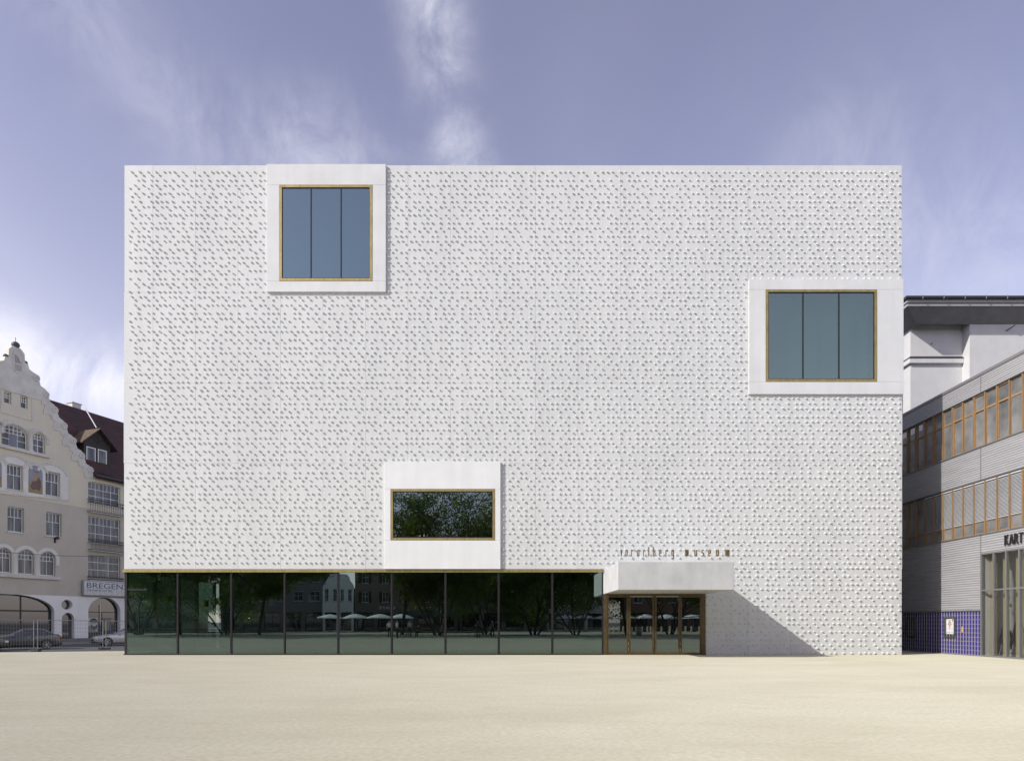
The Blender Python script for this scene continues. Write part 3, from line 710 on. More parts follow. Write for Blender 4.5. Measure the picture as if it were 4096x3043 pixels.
# glazed foyer
ez = 4.62
ex = [1.46] + [M0-3*MOD+MOD*k for k in range(1, 15)]
ex = [1.45, 2.23, 2.99, 3.74, 4.49, 5.24, 5.99, 6.74, 7.49, 8.24, 8.99, 9.74, 10.49, 11.24, 12.0]
for x in ex: MB().box(x-0.035, x+0.035, -0.05, 0.06, 0.0, ez).build('foyer_post', ALU, TH)
for z in (0.0, 2.92, ez-0.07): MB().box(ex[0], ex[-1], -0.045, 0.055, z, z+0.07).build('foyer_rail', ALU, TH)
for a, b in zip(ex, ex[1:]):
    MB().box(a+0.035, b-0.035, 0.0, 0.012, 0.07, 2.92).build('foyer_pane', GLASS_C, TH); MB().box(a+0.035, b-0.035, 0.0, 0.012, 2.99, ez-0.07).build('foyer_pane', GLASS_C, TH)
FOY = mat('foyer_wall', (0.70,0.71,0.71), 0.8, (0.62,0.63,0.63), 0.6)
mb = MB(); mb.box(ex[0]-0.04, ex[-1], 3.2, 3.3, 0.0, ez); mb.box(ex[0]-0.045, ex[0]-0.02, 0.1, 3.19, 0, ez); mb.build('foyer_wall', FOY, TH)
MB().box(ex[0], ex[-1], 0.05, 6, 0.004, 0.02).build('foyer_floor', mat('foyer_floor', (0.22,0.22,0.21), 0.5), TH)
MB().box(ex[0]-0.1, ex[-1], 0.05, 6, ez, ez+0.08).build('foyer_ceiling', FOY, TH)
for a in ex[:6]: MB().box(a+0.05, a+0.25, 0.35, 0.5, 0.02, ez).build('column', mat('ochre_column', (0.40,0.33,0.18), 0.7), TH)
MB().box(ex[0]+0.36, ex[0]+0.50, 0.9, 1.0, 0.02, ez).build('column', PLASTER_W, TH)
MB().plate([(ex[0]+0.1,4.0),(ex[0]+0.1,4.3),(8.5,1.0),(8.5,0.7)], [], 2.2, 2.35).build('stair_flank', mat('stair_grey', (0.20,0.20,0.205), 0.7), TH)
# stacked chairs in the foyer
CH_SH = mat('dark_chair_shell', (0.03,0.03,0.032), 0.4); CHROME = mat('chrome', (0.62,0.62,0.63), 0.22, metal=0.9)
shell = MB(); pr_ = [(0.0,0.46),(0.12,0.44),(0.30,0.445),(0.40,0.50),(0.44,0.62),(0.47,0.80),(0.48,0.86)]
for i, (y, z) in enumerate(pr_):
    w = 0.22 if i < 5 else 0.19
    for x in (-w, -w*0.5, 0, w*0.5, w): shell.v.append((x, y-0.25, z+abs(x)*0.12))
for i in range(len(pr_)-1):
    for k in range(4): shell.f.append((i*5+k, i*5+k+1, (i+1)*5+k+1, (i+1)*5+k)); shell.m.append(0)
shell_me = shell.mesh('chair_shell'); shell_me.materials.append(CH_SH)
leg_me = []
for sx in (-1, 1):
    for sy in (-1, 1):
        m2 = MB().tube([(sx*0.16, sy*0.12, 0.44), (sx*0.23, sy*0.24, 0.0)], 0.011, 6); me = m2.mesh('leg'); me.materials.append(CHROME); leg_me.append(me)
for si, (lx_, ly_, n, nm) in enumerate(((1.95, 0.80, 6, 'first'), (2.70, 0.75, 8, 'second'), (3.45, 0.85, 7, 'third'))):
    for k in range(n):
        pos = ['lowest','second lowest','third lowest','fourth lowest','fifth lowest','sixth lowest','seventh lowest'][k] if k < n-1 else 'topmost'
        t = thing('stacking_chair', 'dark shell chair, %s of the %s foyer stack from the tiles' % (pos, nm), 'chair', (21.1+ly_+k*0.012, -lx_-k*0.02, 0.02+k*0.10), R(90), 'chairs stacked in the glazed foyer')
        inst('seat_shell', shell_me, t, (0,0,0))
        for me in leg_me: inst('leg', me, t, (0,0,0))
# sign letters over the foyer
sgn_ = thing('wall_lettering', 'bold black KART letters fixed to the corrugated wall above the foyer', 'sign', (21.1, 0, 0), R(-90))
for ch, a, b in (('K',2.97,3.20),('A',3.24,3.48),('R',3.53,3.75),('T',3.79,4.00)):
    m2 = MB(); text_shape(ch, m2, a, b, 4.80, 5.25, -0.10, -0.05); m2.build('letter', DARKM, sgn_)
    MB().tube([((a+b)/2, -0.06, 5.02), ((a+b)/2, 0.0, 5.02)], 0.01, 6).build('stud', DARKM, sgn_)

# ================================================================== tall white plastered building behind it
WB = thing('white_building', 'tall white plastered building with dark eaves rising behind the corrugated one', 'building')
yr, ym = 10.0, 9.32; xl, xm, xr = 24.6, 27.8, 60.0; zw = 19.9
MB().box(xl, xm+0.2, yr, 30, -0.3, zw).build('wall', PLASTER_W, WB); MB().box(xm, xr, ym, 30.01, -0.3, zw+0.01).build('wall', PLASTER_W, WB)
zc = 17.75
MB().add([(xl-0.18,yr-0.18,zc),(xm,yr-0.18,zc),(xm,yr,zc+0.18),(xl,yr,zc+0.18),(xl-0.18,30,zc),(xl,30,zc+0.18)], [(0,1,2,3),(4,0,3,5)]).build('cornice_lead', ZINC, WB)
MB().box(xl-0.16, xm, yr-0.16, 29.9, zc-0.30, zc-0.004).build('cornice', PLASTER_W, WB, bevel=0.03)
yE, xE = 8.25, 23.35
mb = MB(); mb.add([(xl-0.02,ym-0.02,zw-0.30),(xr,ym-0.02,zw-0.30),(xr,yE+0.2,zw+0.38),(xE+0.2,yE+0.2,zw+0.38),(xE+0.2,30,zw+0.38),(xl-0.02,30,zw-0.30),(xl-0.02,yr,zw-0.30)], [(0,1,2,3),(0,3,4,5)])
mb.build('soffit', mat('eaves_grey', (0.24,0.24,0.24), 0.8, (0.20,0.20,0.20), 2), WB)
mb = MB(); mb.box(xE+0.12, xr, yE+0.12, 30, zw+0.38, zw+0.56); mb.box(xE+0.05, xr, yE+0.05, 30.1, zw+0.56, zw+0.72); mb.build('eaves_board', mat('eaves_light', (0.36,0.36,0.36), 0.8), WB)
mb = MB(); mb.tube([(xE-0.02,30,zw+0.82),(xE-0.02,yE-0.02,zw+0.82),(xr,yE-0.02,zw+0.82)], 0.10, 10); mb.build('gutter', ZINC, WB)
mb = MB(); mb.add([(xE,yE,zw+0.86),(xr,yE,zw+0.86),(xr,18,zw+2.6),(xl+8,18,zw+2.6),(xE,30,zw+0.86)], [(0,1,2,3),(0,3,4)]); mb.build('roof', ZINC, WB)
for i in range(14):
    x = xE+0.9+i*1.25; MB().box(x-0.012, x+0.012, yE-0.13, yE+0.08, zw+0.71, zw+0.93).build('gutter_bracket', mat('bracket_grey', (0.25,0.25,0.25), 0.5), WB)
mb = MB(); mb.tube([(xE+0.25,10.8,zw+0.55),(xE+0.6,10.8,zw+0.1),(xl-0.1,10.8,zw-0.6),(xl-0.12,10.8,zw-1.2),(xl-0.12,10.8,0)], 0.07, 8); mb.build('downpipe', ALU, WB)
for z in (18.6, 16.2, 14.6, 13.4): MB().lathe([(0.082,-0.03),(0.082,0.03)], 10, (xl-0.12,10.8,z)).build('pipe_clip', ZINC, WB)
mb = MB(); mb.lathe([(0.0,-0.03),(0.05,-0.03),(0.07,0.0)], 12, (25.9, yr, 18.7), axis='y'); mb.build('wall_vent', ALU, WB)
mb = MB(); mb.tube([(30.0,ym,19.2),(30.3,ym-0.35,19.4)], 0.03, 6); mb.build('flag_bracket', ZINC, WB)
# ================================================================== gabled town house beyond the street, left
TH_A = math.atan(1000*U/DIST)
HO = Vector((-39.0, 28.0)); wdir = Vector((math.sin(TH_A), math.cos(TH_A))); win_ = Vector((-math.cos(TH_A), math.sin(TH_A)))
house = thing('gabled_house', 'old cream gabled town house with scrolled gable, murals and red roof', 'building', (HO.x, HO.y, 0), math.pi/2 - TH_A)
KP = U/DIST
def hp(x, y, off=0.0):
    """photo point -> (along the wall, height) on the wall plane pushed in by off metres"""
    q = (x-2048)*KP; ox, oy = HO + win_*off; oy += DIST
    s = (ox - oy*q)/(wdir.y*q - wdir.x); dep = oy + wdir.y*s
    return s, EYE + (2486-y)*KP*dep
def A(zx, zy, off=0.0): return hp(zx/2.36, 1300+zy/2.36, off)
def B(zx, zy, off=0.0): return hp(zx/2.327, 1950+zy/2.327, off)
def box_of(F, x0, y0, x1, y1, off=0.0):
    xm = (x0+x1)/2; return F(x0, y0, off)[0], F(x1, y0, off)[0], F(xm, y1, off)[1], F(xm, y0, off)[1]
CREAM = mat('cream_plaster', (0.68,0.63,0.50), 0.9, (0.61,0.575,0.49), 0.5, 6, 0.25, 25, spec=0.15, lo=0.3, hi=0.7)
TAUPE = mat('taupe_plaster', (0.56,0.515,0.44), 0.9, (0.49,0.455,0.40), 0.5, 6, 0.25, 25, spec=0.15)
STONE = mat('pale_sandstone', (0.66,0.64,0.59), 0.85, (0.55,0.535,0.50), 1.3, 7, 0.2, 20, spec=0.2)
PALE = mat('pale_grey_plaster', (0.74,0.73,0.69), 0.9, (0.67,0.66,0.63), 0.6, 6, 0.2, 25, spec=0.15)
WHITEP = mat('white_ground_floor', (0.86,0.855,0.83), 0.85, (0.81,0.805,0.785), 0.7, 6, 0.15, 25, spec=0.2)
WFRAME = mat('white_window_paint', (0.82,0.82,0.81), 0.5)
HGLASS = mat('house_glass', (0.055,0.06,0.065), 0.06, (0.15,0.15,0.145), 0.9, 2, spec=0.5, stretch=(2.5,1,0.3), lo=0.45, hi=0.6)
DGLASS = mat('dark_shop_glass', (0.035,0.037,0.04), 0.03, spec=1.0, coat=0.8)
IRON = mat('black_iron', (0.02,0.02,0.021), 0.55)
ROOFT = mat('old_roof_tiles', (0.105,0.048,0.042), 0.85, (0.055,0.035,0.033), 1.1, 7, 0.5, 9, stretch=(1,1,1))
WDARK = mat('dark_brown_boards', (0.045,0.038,0.034), 0.7, (0.03,0.026,0.024), 3)
def arch_top(u0, u1, v, rise, n=14):
    """points from right to left over the top of an opening"""
    if rise <= 0.001: return [(u1, v), (u0, v)]
    c, w = (u0+u1)/2, (u1-u0)/2
    return [(c + w*math.cos(math.pi*i/n), v + rise*math.sin(math.pi*i/n)) for i in range(n+1)]
def opening(u0, u1, v0, v1, rise=0.0): return [(u0, v0), (u1, v0)] + arch_top(u0, u1, v1-rise, rise)
def cell_poly(a, b, c, e, top):
    n = 6; pts_ = [(a, c), (b, c)]
    for i in range(n+1):
        x = b + (a-b)*i/n; pts_.append((x, max(c+0.005, min(e, top(x)))))
    return pts_
def window(parent, u0, u1, v0, v1, rows, rise=0.0, dep=0.22, fw=0.07, bw=0.04, frame=None, glass=None, name='window'):
    """frame with bars in a reveal; rows = [(height share, columns)] from the bottom"""
    frame = frame or WFRAME; glass = glass or HGLASS; e = 0.012
    c, w = (u0+u1)/2, (u1-u0)/2
    def top(x, ins=0.0):
        if rise <= 0: return v1-ins
        k = max(0.0, 1-((x-c)/(w-ins*0.999))**2) if abs(x-c) < w-ins else 0.0
        return v1-rise + (rise-ins)*math.sqrt(k)
    z = v0+fw; H = (v1-fw)-(v0+fw); holes = []; panes = []
    for share, n in rows:
        z1 = z + H*share; W = (u1-fw)-(u0+fw)
        for i in range(n):
            a, b = u0+fw+W*i/n + (bw/2 if i else 0), u0+fw+W*(i+1)/n - (bw/2 if i < n-1 else 0)
            lo, hi = z+(bw/2 if z > v0+fw+0.01 else 0), z1-(bw/2 if z1 < v1-fw-0.01 else 0)
            P = cell_poly(a, b, lo, hi, lambda x: top(x, fw))
            if max(p[1] for p in P) - lo < 0.03: continue
            holes.append(P); panes.append(P)
        z = z1
    wi = MB().plate(opening(u0+e, u1-e, v0+e, v1-e, rise), holes, dep, dep+0.06).build(name, frame, parent)
    for P in panes:
        cx = sum(p[0] for p in P)/len(P); cz = sum(p[1] for p in P)/len(P)
        MB().plate([(cx+(p[0]-cx)*1.03, cz+(p[1]-cz)*1.02) for p in P], [], dep+0.02, dep+0.035).build('pane', glass, wi)
    return wi
holes = []; todo = []
def win_at(F, x0, y0, x1, y1, rows, rise_k=0.0, **k):
    u0, u1, v0, v1 = box_of(F, x0, y0, x1, y1); rise = (v1-v0)*rise_k
    holes.append(opening(u0, u1, v0, v1, rise)); todo.append((u0, u1, v0, v1, rows, rise, k)); return u0, u1, v0, v1, rise
CROSS = [(0.60,2),(0.40,4)]
SMALL = [(0.5,1),(0.25,3),(0.25,3)]
w1 = win_at(A, 38, 628, 108, 738, SMALL); w2 = win_at(A, 194, 668, 262, 784, SMALL)
wb = win_at(A, 15, 945, 262, 1150, [(0.32,3),(0.30,3),(0.19,6),(0.19,6)], 0.36)
ws = win_at(A, 310, 1015, 428, 1205, [(0.34,2),(0.34,2),(0.16,4),(0.16,4)], 0.30)
w3 = win_at(A, 66, 1318, 216, 1555, CROSS); w4 = win_at(A, 430, 1388, 566, 1612, CROSS)
w5 = win_at(B, 70, 182, 224, 412, CROSS); w6 = win_at(B, 430, 232, 574, 452, CROSS)
AR = [(0.62,2),(0.19,4),(0.19,4)]
wa = win_at(B, -32, 560, 108, 788, AR, 0.30); wb2 = win_at(B, 170, 576, 318, 805, AR, 0.30); wc = win_at(B, 376, 596, 516, 818, AR, 0.30)
BW = [(0.34,4),(0.34,4),(0.32,8)]
b1 = win_at(B, 820, -38, 1120, 160, [(0.32,4),(0.34,4),(0.34,8)], 0.08); b2 = win_at(B, 820, 280, 1120, 520, [(0.34,4),(0.36,4),(0.30,8)]); b3 = win_at(B, 820, 633, 1120, 845, [(0.35,3),(0.35,3),(0.30,3)])
# gable outline, mirrored about the gable axis
ax_t = A(155, 600)[0]
half = [(155,215),(185,219),(203,240),(228,275),(232,352),(262,372),(272,415),(300,440),(340,465),(366,492),(368,535),(380,575),(420,602),(455,645),(458,685),(470,725),(505,752),(540,795),(543,840),(555,872),(592,902),(626,945),(630,985),(640,1022),(676,1045),(710,1085),(713,1122),(726,1162),(762,1185),(795,1225),(798,1266),(806,1306),(842,1330),(872,1370),(875,1412)]
hr = [A(*p) for p in half]; hr[0] = (ax_t, hr[0][1])
top_z = A(1000, 1440)[1]; right_t = A(1165, 1440)[0] + 9.0
zg = B(500, 1003)[1]                                                  # top of the white ground floor
left_t = 2*ax_t - hr[-1][0]
outer = [(left_t-4, zg), (right_t, zg), (right_t, top_z), (hr[-1][0], top_z)]
if hr[-1][1] < top_z: hr[-1] = (hr[-1][0], top_z+0.02)
outer += list(reversed(hr)) + [(2*ax_t-t, z) for t, z in hr[1:]] + [(left_t, top_z), (left_t-4, top_z)]
zmid = A(300, 1640)[1]
# upper storeys cream, lower storeys taupe: two wall sheets that meet at the string course
up = [(left_t-4, zmid)] + [(right_t, zmid)] + outer[2:]
def in_range(h, lo, hi): return lo <= sum(p[1] for p in h)/len(h) < hi
hu = [h for h in holes if min(p[1] for p in h) > zmid-0.001]; hl = [h for h in holes if max(p[1] for p in h) < zmid]
sp_ = [h for h in holes if h not in hu and h not in hl]
MB().plate(up, hu, 0.0, 0.45).build('gable_wall', CREAM, house)
low_outer = [(left_t-4, zg), (right_t, zg), (right_t, zmid-0.003), (left_t-4, zmid-0.003)]
MB().plate(low_outer, hl, 0.0, 0.45).build('lower_wall', TAUPE, house)
for (u0, u1, v0, v1, rows, rise, k) in todo: window(house, u0, u1, v0, v1, rows, rise, dep=0.20, **k)
print('split windows', len(sp_), 'zmid', zmid)
# open casement of the big gable window: dark slab standing in for the unlit room
u0, u1, v0, v1, rise = wb
MB().box(u0+0.36*(u1-u0), u0+0.62*(u1-u0), 0.13, 0.19, v0+0.08, v0+0.55*(v1-v0)).build('sash_dark_slab', DGLASS, house)
# stepped stone coping with scrolls
inner = [(300,690),(388,712),(390,745),(424,752),(410,802),(410,836),(480,852),(481,890),(515,900),(500,950),(500,986),(570,1002),(571,1036),(602,1046),(585,1096),(585,1131),(655,1150),(656,1186),(686,1196),(670,1240),(670,1272),(740,1290),(741,1326),(772,1336),(786,1392),(800,1440)]
ir = [A(*p) for p in inner]
cop_r = hr[9:] + [(hr[-1][0], top_z-0.3)] + [(t, z) for t, z in reversed(ir)]
MB().plate(cop_r, [], -0.07, -0.001).build('coping', STONE, house)
MB().plate([(2*ax_t-t, z) for t, z in cop_r], [], -0.07, -0.001).build('coping', STONE, house)
MB().plate([ir[0]] + [(2*ax_t-ir[0][0], ir[0][1])] + [(2*ax_t-t, z) for t, z in reversed(hr[1:10])] + hr[0:10], [], -0.062, -0.001).build('gable_head', STONE, house)
for p in ((338,500),(428,655),(513,800),(600,950),(687,1090),(768,1232),(848,1366)):
    t, z = A(*p)
    for tt in (t, 2*ax_t-t):
        mb = MB(); mb.lathe([(0.0,-0.17),(0.07,-0.17),(0.09,-0.12),(0.15,-0.12),(0.17,-0.17),(0.27,-0.16),(0.30,-0.06)], 18, (tt,0,z), axis='y'); mb.build('scroll', STONE, house)
for t, z, r_ in ((ax_t, A(155,190)[1], 0.31), (A(245,357)[0], A(245,357)[1], 0.20), (2*ax_t-A(245,357)[0], A(245,357)[1], 0.20)):
    mb = MB(); mb.lathe([(0.0,-r_*0.75),(r_*0.5,-r_*0.75),(r_*0.85,-r_*0.3),(r_,0.1*r_),(r_*0.8,0.6*r_),(r_*0.4,0.88*r_),(0,0.92*r_)], 16, (t,0.1,z)); mb.build('finial_ball', mat('dark_copper', (0.07,0.075,0.07), 0.6), house, smooth=True)
mb = MB(); mb.tube([(ax_t,0.1,A(155,185)[1]),(ax_t,0.1,A(155,115)[1])], 0.02, 6); mb.build('lightning_rod', IRON, house)
# relief medallion with a ship
t0, z0 = A(165, 345); rx, rz = 0.36, 0.95
MB().plate(oval(t0, z0, rx+0.1, rz+0.1, 24), [oval(t0, z0, rx, rz, 24)], -0.10, -0.05).build('medallion_rim', STONE, house)
mb = MB(); mb.plate([(t0-0.22,z0-0.15),(t0+0.05,z0-0.15),(t0-0.05,z0+0.45),(t0-0.25,z0+0.5)], [], -0.09, -0.063); mb.plate([(t0+0.02,z0-0.1),(t0+0.27,z0-0.15),(t0+0.02,z0+0.4)], [], -0.09, -0.0632)
for i in range(4): mb.box(t0-0.28+0.02*i, t0+0.28-0.02*i, -0.085, -0.0634, z0-0.35-0.13*i, z0-0.28-0.13*i)
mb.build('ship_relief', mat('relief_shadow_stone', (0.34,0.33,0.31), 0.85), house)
# stepped label moulding over the attic windows and frames
def strip(F, pts_, w=0.10, y=-0.05, m=STONE, name='moulding'):
    P = [F(*p) for p in pts_]; mb = MB()
    for i, ((a, b), (c, e)) in enumerate(zip(P, P[1:])):
        dx, dz_ = c-a, e-b; L_ = math.hypot(dx, dz_) or 1; nx, nz_ = -dz_/L_*w/2, dx/L_*w/2; ex_, ez_ = dx/L_*w/2, dz_/L_*w/2
        mb.plate([(a-ex_-nx,b-ez_-nz_),(c+ex_-nx,e+ez_-nz_),(c+ex_+nx,e+ez_+nz_),(a-ex_+nx,b-ez_+nz_)], [], y-0.0006*i, -0.0005)
    return mb.build(name, m, house)
strip(A, [(5,588),(30,580),(32,570),(58,574),(60,562),(100,555),(150,556),(205,580),(240,612),(262,628),(265,645),(300,668)])
strip(A, [(300,690),(302,905)], 0.06); strip(A, [(0,820),(302,905)], 0.06); strip(A, [(5,588),(5,820)], 0.06)
# arched stone hoods
def hood(u0, u1, v1, rise, wd, y, m=STONE, down=0.35):
    c = (u0+u1)/2; n = 9
    for i in range(n):
        a0, a1 = math.pi*i/n, math.pi*(i+1)/n; w = (u1-u0)/2; g = 0.004
        P = [(c+(w+q)*math.cos(a), v1-rise+(rise+q)*math.sin(a)) for q, a in ((0.02,a0+g),(wd,a0+g),(wd,(a0+a1)/2),(wd,a1-g),(0.02,a1-g),(0.02,(a0+a1)/2))]
        MB().plate(P, [], y, -0.001).build('arch_stone', m, house)
    for sx in (u0-wd, u1+0.02): MB().box(sx, sx+wd-0.02, y, -0.001, v1-rise-down, v1-rise-0.012).build('arch_stone', m, house)
for w in (wb, ws): hood(w[0]-0.05, w[1]+0.05, w[3]+0.05, w[4], 0.28, -0.08)
mir = (2*ax_t-ws[1], 2*ax_t-ws[0]); hood(mir[0]-0.05, mir[1]+0.05, ws[3]+0.05, ws[4], 0.28, -0.08)
t = (wb[1]+ws[0])/2
mb = MB(); mb.lathe([(0.27,0),(0.27,0.15),(0.21,0.2),(0.20,1.55),(0.27,1.62),(0.30,1.75)], 14, (t,0.02,wb[2]-0.1)); mb.build('column', STONE, house, smooth=True)
a, b = A(0,1125), A(460,1222); MB().box(2*ax_t-b[0], b[0], -0.28, 0.0, wb[2]-0.32, wb[2]-0.10).build('sill_ledge', STONE, house, bevel=0.03)
a, b = B(550, 830), B(300, 815); MB().box(b[0]-9.0, a[0], -0.22, 0.0, wb2[2]-0.34, wb2[2]-0.06).build('sill_ledge', STONE, house, bevel=0.03)
for w in (wa, wb2, wc): hood(w[0]-0.03, w[1]+0.03, w[3]+0.03, w[4], 0.30, -0.035, PALE, 0.5)
t = (wa[1]+wb2[0])/2; t2 = (wb2[1]+wc[0])/2
for tt in (t, t2): mb = MB(); mb.lathe([(0.25,0),(0.25,1.55),(0.30,1.62),(0.32,1.72)], 14, (tt,0.10,wb2[2]-0.05)); mb.build('column', PALE, house, smooth=True)
# pale panel with arched tops round the second-floor windows and the painted murals
pz0 = A(300, 1612)[1]; pt1 = A(640, 1640)[0]; pt0 = 2*ax_t-pt1
m1 = box_of(A, 265, 1325, 400, 1588); c3 = (w3[0]+w3[1])/2; c4 = (w4[0]+w4[1])/2; cm = (m1[0]+m1[1])/2
cm0 = 2*c3 - cm; m0w = (m1[1]-m1[0])/2
arcs = [(2*c3-c4, 1.25), (cm0, 0.92), (c3, 1.25), (cm, 0.92), (c4, 1.25)]
spring = w3[3]-0.35
def pan_top(x): return max([spring+0.25] + [spring + math.sqrt(max(0, r_*r_-(x-c)**2))*0.80 for c, r_ in arcs])
N = 90; prof = [(pt1-(pt1-pt0)*i/N, 0) for i in range(N+1)]
panel = [(pt0, pz0), (pt1, pz0)] + [(x, pan_top(x)) for x, _ in prof]
ph = [h for h in holes if h in (opening(*w3[:4], 0.0), opening(*w4[:4], 0.0))]
ph = [opening(w3[0]-0.02, w3[1]+0.02, w3[2]-0.02, w3[3]+0.02), opening(w4[0]-0.02, w4[1]+0.02, w4[2]-0.02, w4[3]+0.02)]
MB().plate(panel, ph, -0.03, -0.001).build('window_panel', PALE, house)
strip(A, [(0,1585),(640,1655)], 0.10, -0.09)
for c, r_ in arcs:
    n = 9
    for i in range(n):
        a0, a1 = math.pi*(0.08+0.84*i/n), math.pi*(0.08+0.84*(i+1)/n); g = 0.004
        P = [(c+q*math.cos(a), spring+q*0.80*math.sin(a)) for q, a in ((r_-0.02,a0+g),(r_+0.22,a0+g),(r_+0.22,(a0+a1)/2),(r_+0.22,a1-g),(r_-0.02,a1-g),(r_-0.02,(a0+a1)/2))]
        MB().plate(P, [], -0.075-0.002*(r_ > 1), -0.001).build('arch_stone', STONE, house)
# murals: painted panels under a small arch
for i, c in enumerate((cm, cm0)):
    mz0, mz1 = m1[2], m1[3]; w = m0w
    mu = MB().plate(opening(c-w, c+w, mz0, mz1, w), [], -0.036, -0.0305).build('mural', mat('mural_sky', (0.24,0.26,0.36), 0.9, (0.32,0.31,0.33), 2.5, 7), house)
    mu['label'] = 'faded wall painting of a robed seated figure' if i == 0 else 'faded wall painting in ochre and blue'
    G1 = mat('mural_ground', (0.34,0.27,0.16), 0.9, (0.27,0.22,0.15), 3, 7); G2 = mat('mural_robe', (0.20,0.135,0.11), 0.9, (0.14,0.10,0.09), 4, 6); G3 = mat('mural_skin', (0.42,0.27,0.16), 0.9)
    H_ = mz1-mz0
    MB().plate([(c-w,mz0),(c+w,mz0),(c+w,mz0+0.36*H_),(c+0.3*w,mz0+0.33*H_),(c-0.4*w,mz0+0.40*H_),(c-w,mz0+0.37*H_)], [], -0.038, -0.0362).build('painted_ground', G1, mu)
    MB().plate([(c-0.75*w,mz0+0.20*H_),(c-0.3*w,mz0+0.10*H_),(c+0.1*w,mz0+0.16*H_),(c+0.6*w,mz0+0.10*H_),(c+0.8*w,mz0+0.30*H_),(c+0.75*w,mz0+0.48*H_),(c+0.4*w,mz0+0.60*H_),(c,mz0+0.50*H_),(c-0.4*w,mz0+0.44*H_)], [], -0.040, -0.0382).build('painted_robe', G2, mu)
    MB().plate([(c-0.35*w,mz0+0.42*H_),(c+0.1*w,mz0+0.46*H_),(c+0.35*w,mz0+0.58*H_),(c+0.2*w,mz0+0.64*H_),(c-0.2*w,mz0+0.62*H_)], [], -0.0405, -0.0384).build('painted_torso', G3, mu)
    MB().plate(oval(c+0.08*w, mz0+0.70*H_, 0.17*w, 0.055*H_, 14), [], -0.041, -0.0384).build('painted_head', G3, mu)
    if i == 0: MB().plate([(c-0.1*w,mz0+0.75*H_),(c-0.35*w,mz0+0.85*H_),(c-0.05*w,mz0+0.78*H_),(c+0.2*w,mz0+0.78*H_),(c+0.5*w,mz0+0.84*H_),(c+0.25*w,mz0+0.74*H_)], [], -0.0415, -0.0412).build('painted_wings', G2, mu)
# window sills
for w in (w3, w4, w5, w6, b2): MB().box(w[0]-0.08, w[1]+0.08, -0.10, 0.19, w[2]-0.09, w[2]-0.005).build('sill', STONE, house)
# balconies
def railing(u0, u1, v0, v1, dep_, n, slab):
    mb = MB()
    for z in (v0, v0+(v1-v0)*0.72, v1): mb.tube([(u0,0,z),(u0,-dep_,z),(u1,-dep_,z),(u1,0,z)], 0.028, 6)
    for i in range(n+1):
        x = u0+(u1-u0)*i/n; mb.tube([(x,-dep_,v0),(x,-dep_,v1)], 0.014, 5)
        if slab: mb.lathe([(0.05,-0.008),(0.065,0.0),(0.05,0.008)], 8, (x,-dep_-0.01,v0+(v1-v0)*0.58), axis='y')
    mb.build('balcony_railing', IRON, house)
    MB().box(u0, u1, -dep_, -0.001, v0-0.10, v0-0.035).build('balcony_slab', STONE, house)
r1 = box_of(B, 812, 135, 1130, 262); railing(r1[0], r1[1], r1[2]+0.2, r1[3], 0.42, 15, True)
r2 = box_of(B, 820, 495, 1125, 602); railing(r2[0], r2[1], r2[2]+0.12, r2[3], 0.42, 26, False)
r3 = box_of(B, 815, 835, 1130, 862); railing(r3[0], r3[1], r3[2], r3[3], 0.30, 22, False)
# ground floor: white, with arched shop windows, an oval light and a narrow door
oh = []
big = box_of(B, -420, 990, 500, 1500); bigv = (B(-420,1500)[0], B(505,1500)[0], -0.36, B(60,985)[1])
rb = (bigv[3]) - B(505,1150)[1]
oh.append(opening(bigv[0], bigv[1], 0.12, bigv[3], rb))
ovc = (B(570,1088)[0]+B(672,1088)[0])/2; ov = oval(ovc, B(625,1088)[1], (B(675,1088)[0]-B(570,1088)[0])/2, (B(630,1042)[1]-B(630,1134)[1])/2, 24); oh.append(ov)
nd = box_of(B, 573, 1163, 690, 1440); nr = (nd[1]-nd[0])/2; oh.append(opening(nd[0], nd[1], -0.10, nd[3], nr))
ra = box_of(B, 820, 1020, 1120, 1440); rr = ra[3]-B(960,1155)[1]; oh.append(opening(ra[0], ra[1], 0.0, ra[3], rr))
MB().plate([(left_t-4,-0.4),(right_t,-0.4),(right_t,zg-0.003),(left_t-4,zg-0.003)], oh, -0.02, 0.5).build('ground_floor_wall', WHITEP, house)
hb = B(300,1142)[1]
window(house, bigv[0], bigv[1], 0.12, bigv[3], [((hb-0.12)/(bigv[3]-0.12),3),(1-(hb-0.12)/(bigv[3]-0.12),3)], rb, 0.35, 0.10, 0.12, DARKM, DGLASS, 'shop_window')
window(house, nd[0], nd[1], -0.10, nd[3], [(0.72,1),(0.28,1)], nr, 0.32, 0.06, 0.06, DARKM, DGLASS, 'narrow_window')
hb2 = B(960,1155)[1]
window(house, ra[0], ra[1], 0.0, ra[3], [(hb2/ra[3],2),(1-hb2/ra[3],1)], rr, 0.35, 0.08, 0.06, DARKM, DGLASS, 'shop_window')
MB().plate([(p[0]*1.0, p[1]) for p in ov], [], 0.36, 0.40).build('oval_window', DGLASS, house)
MB().box(left_t-4, right_t, -0.04, -0.021, -0.4, 0.10).build('plinth', mat('plinth_grey', (0.16,0.16,0.16), 0.9), house)
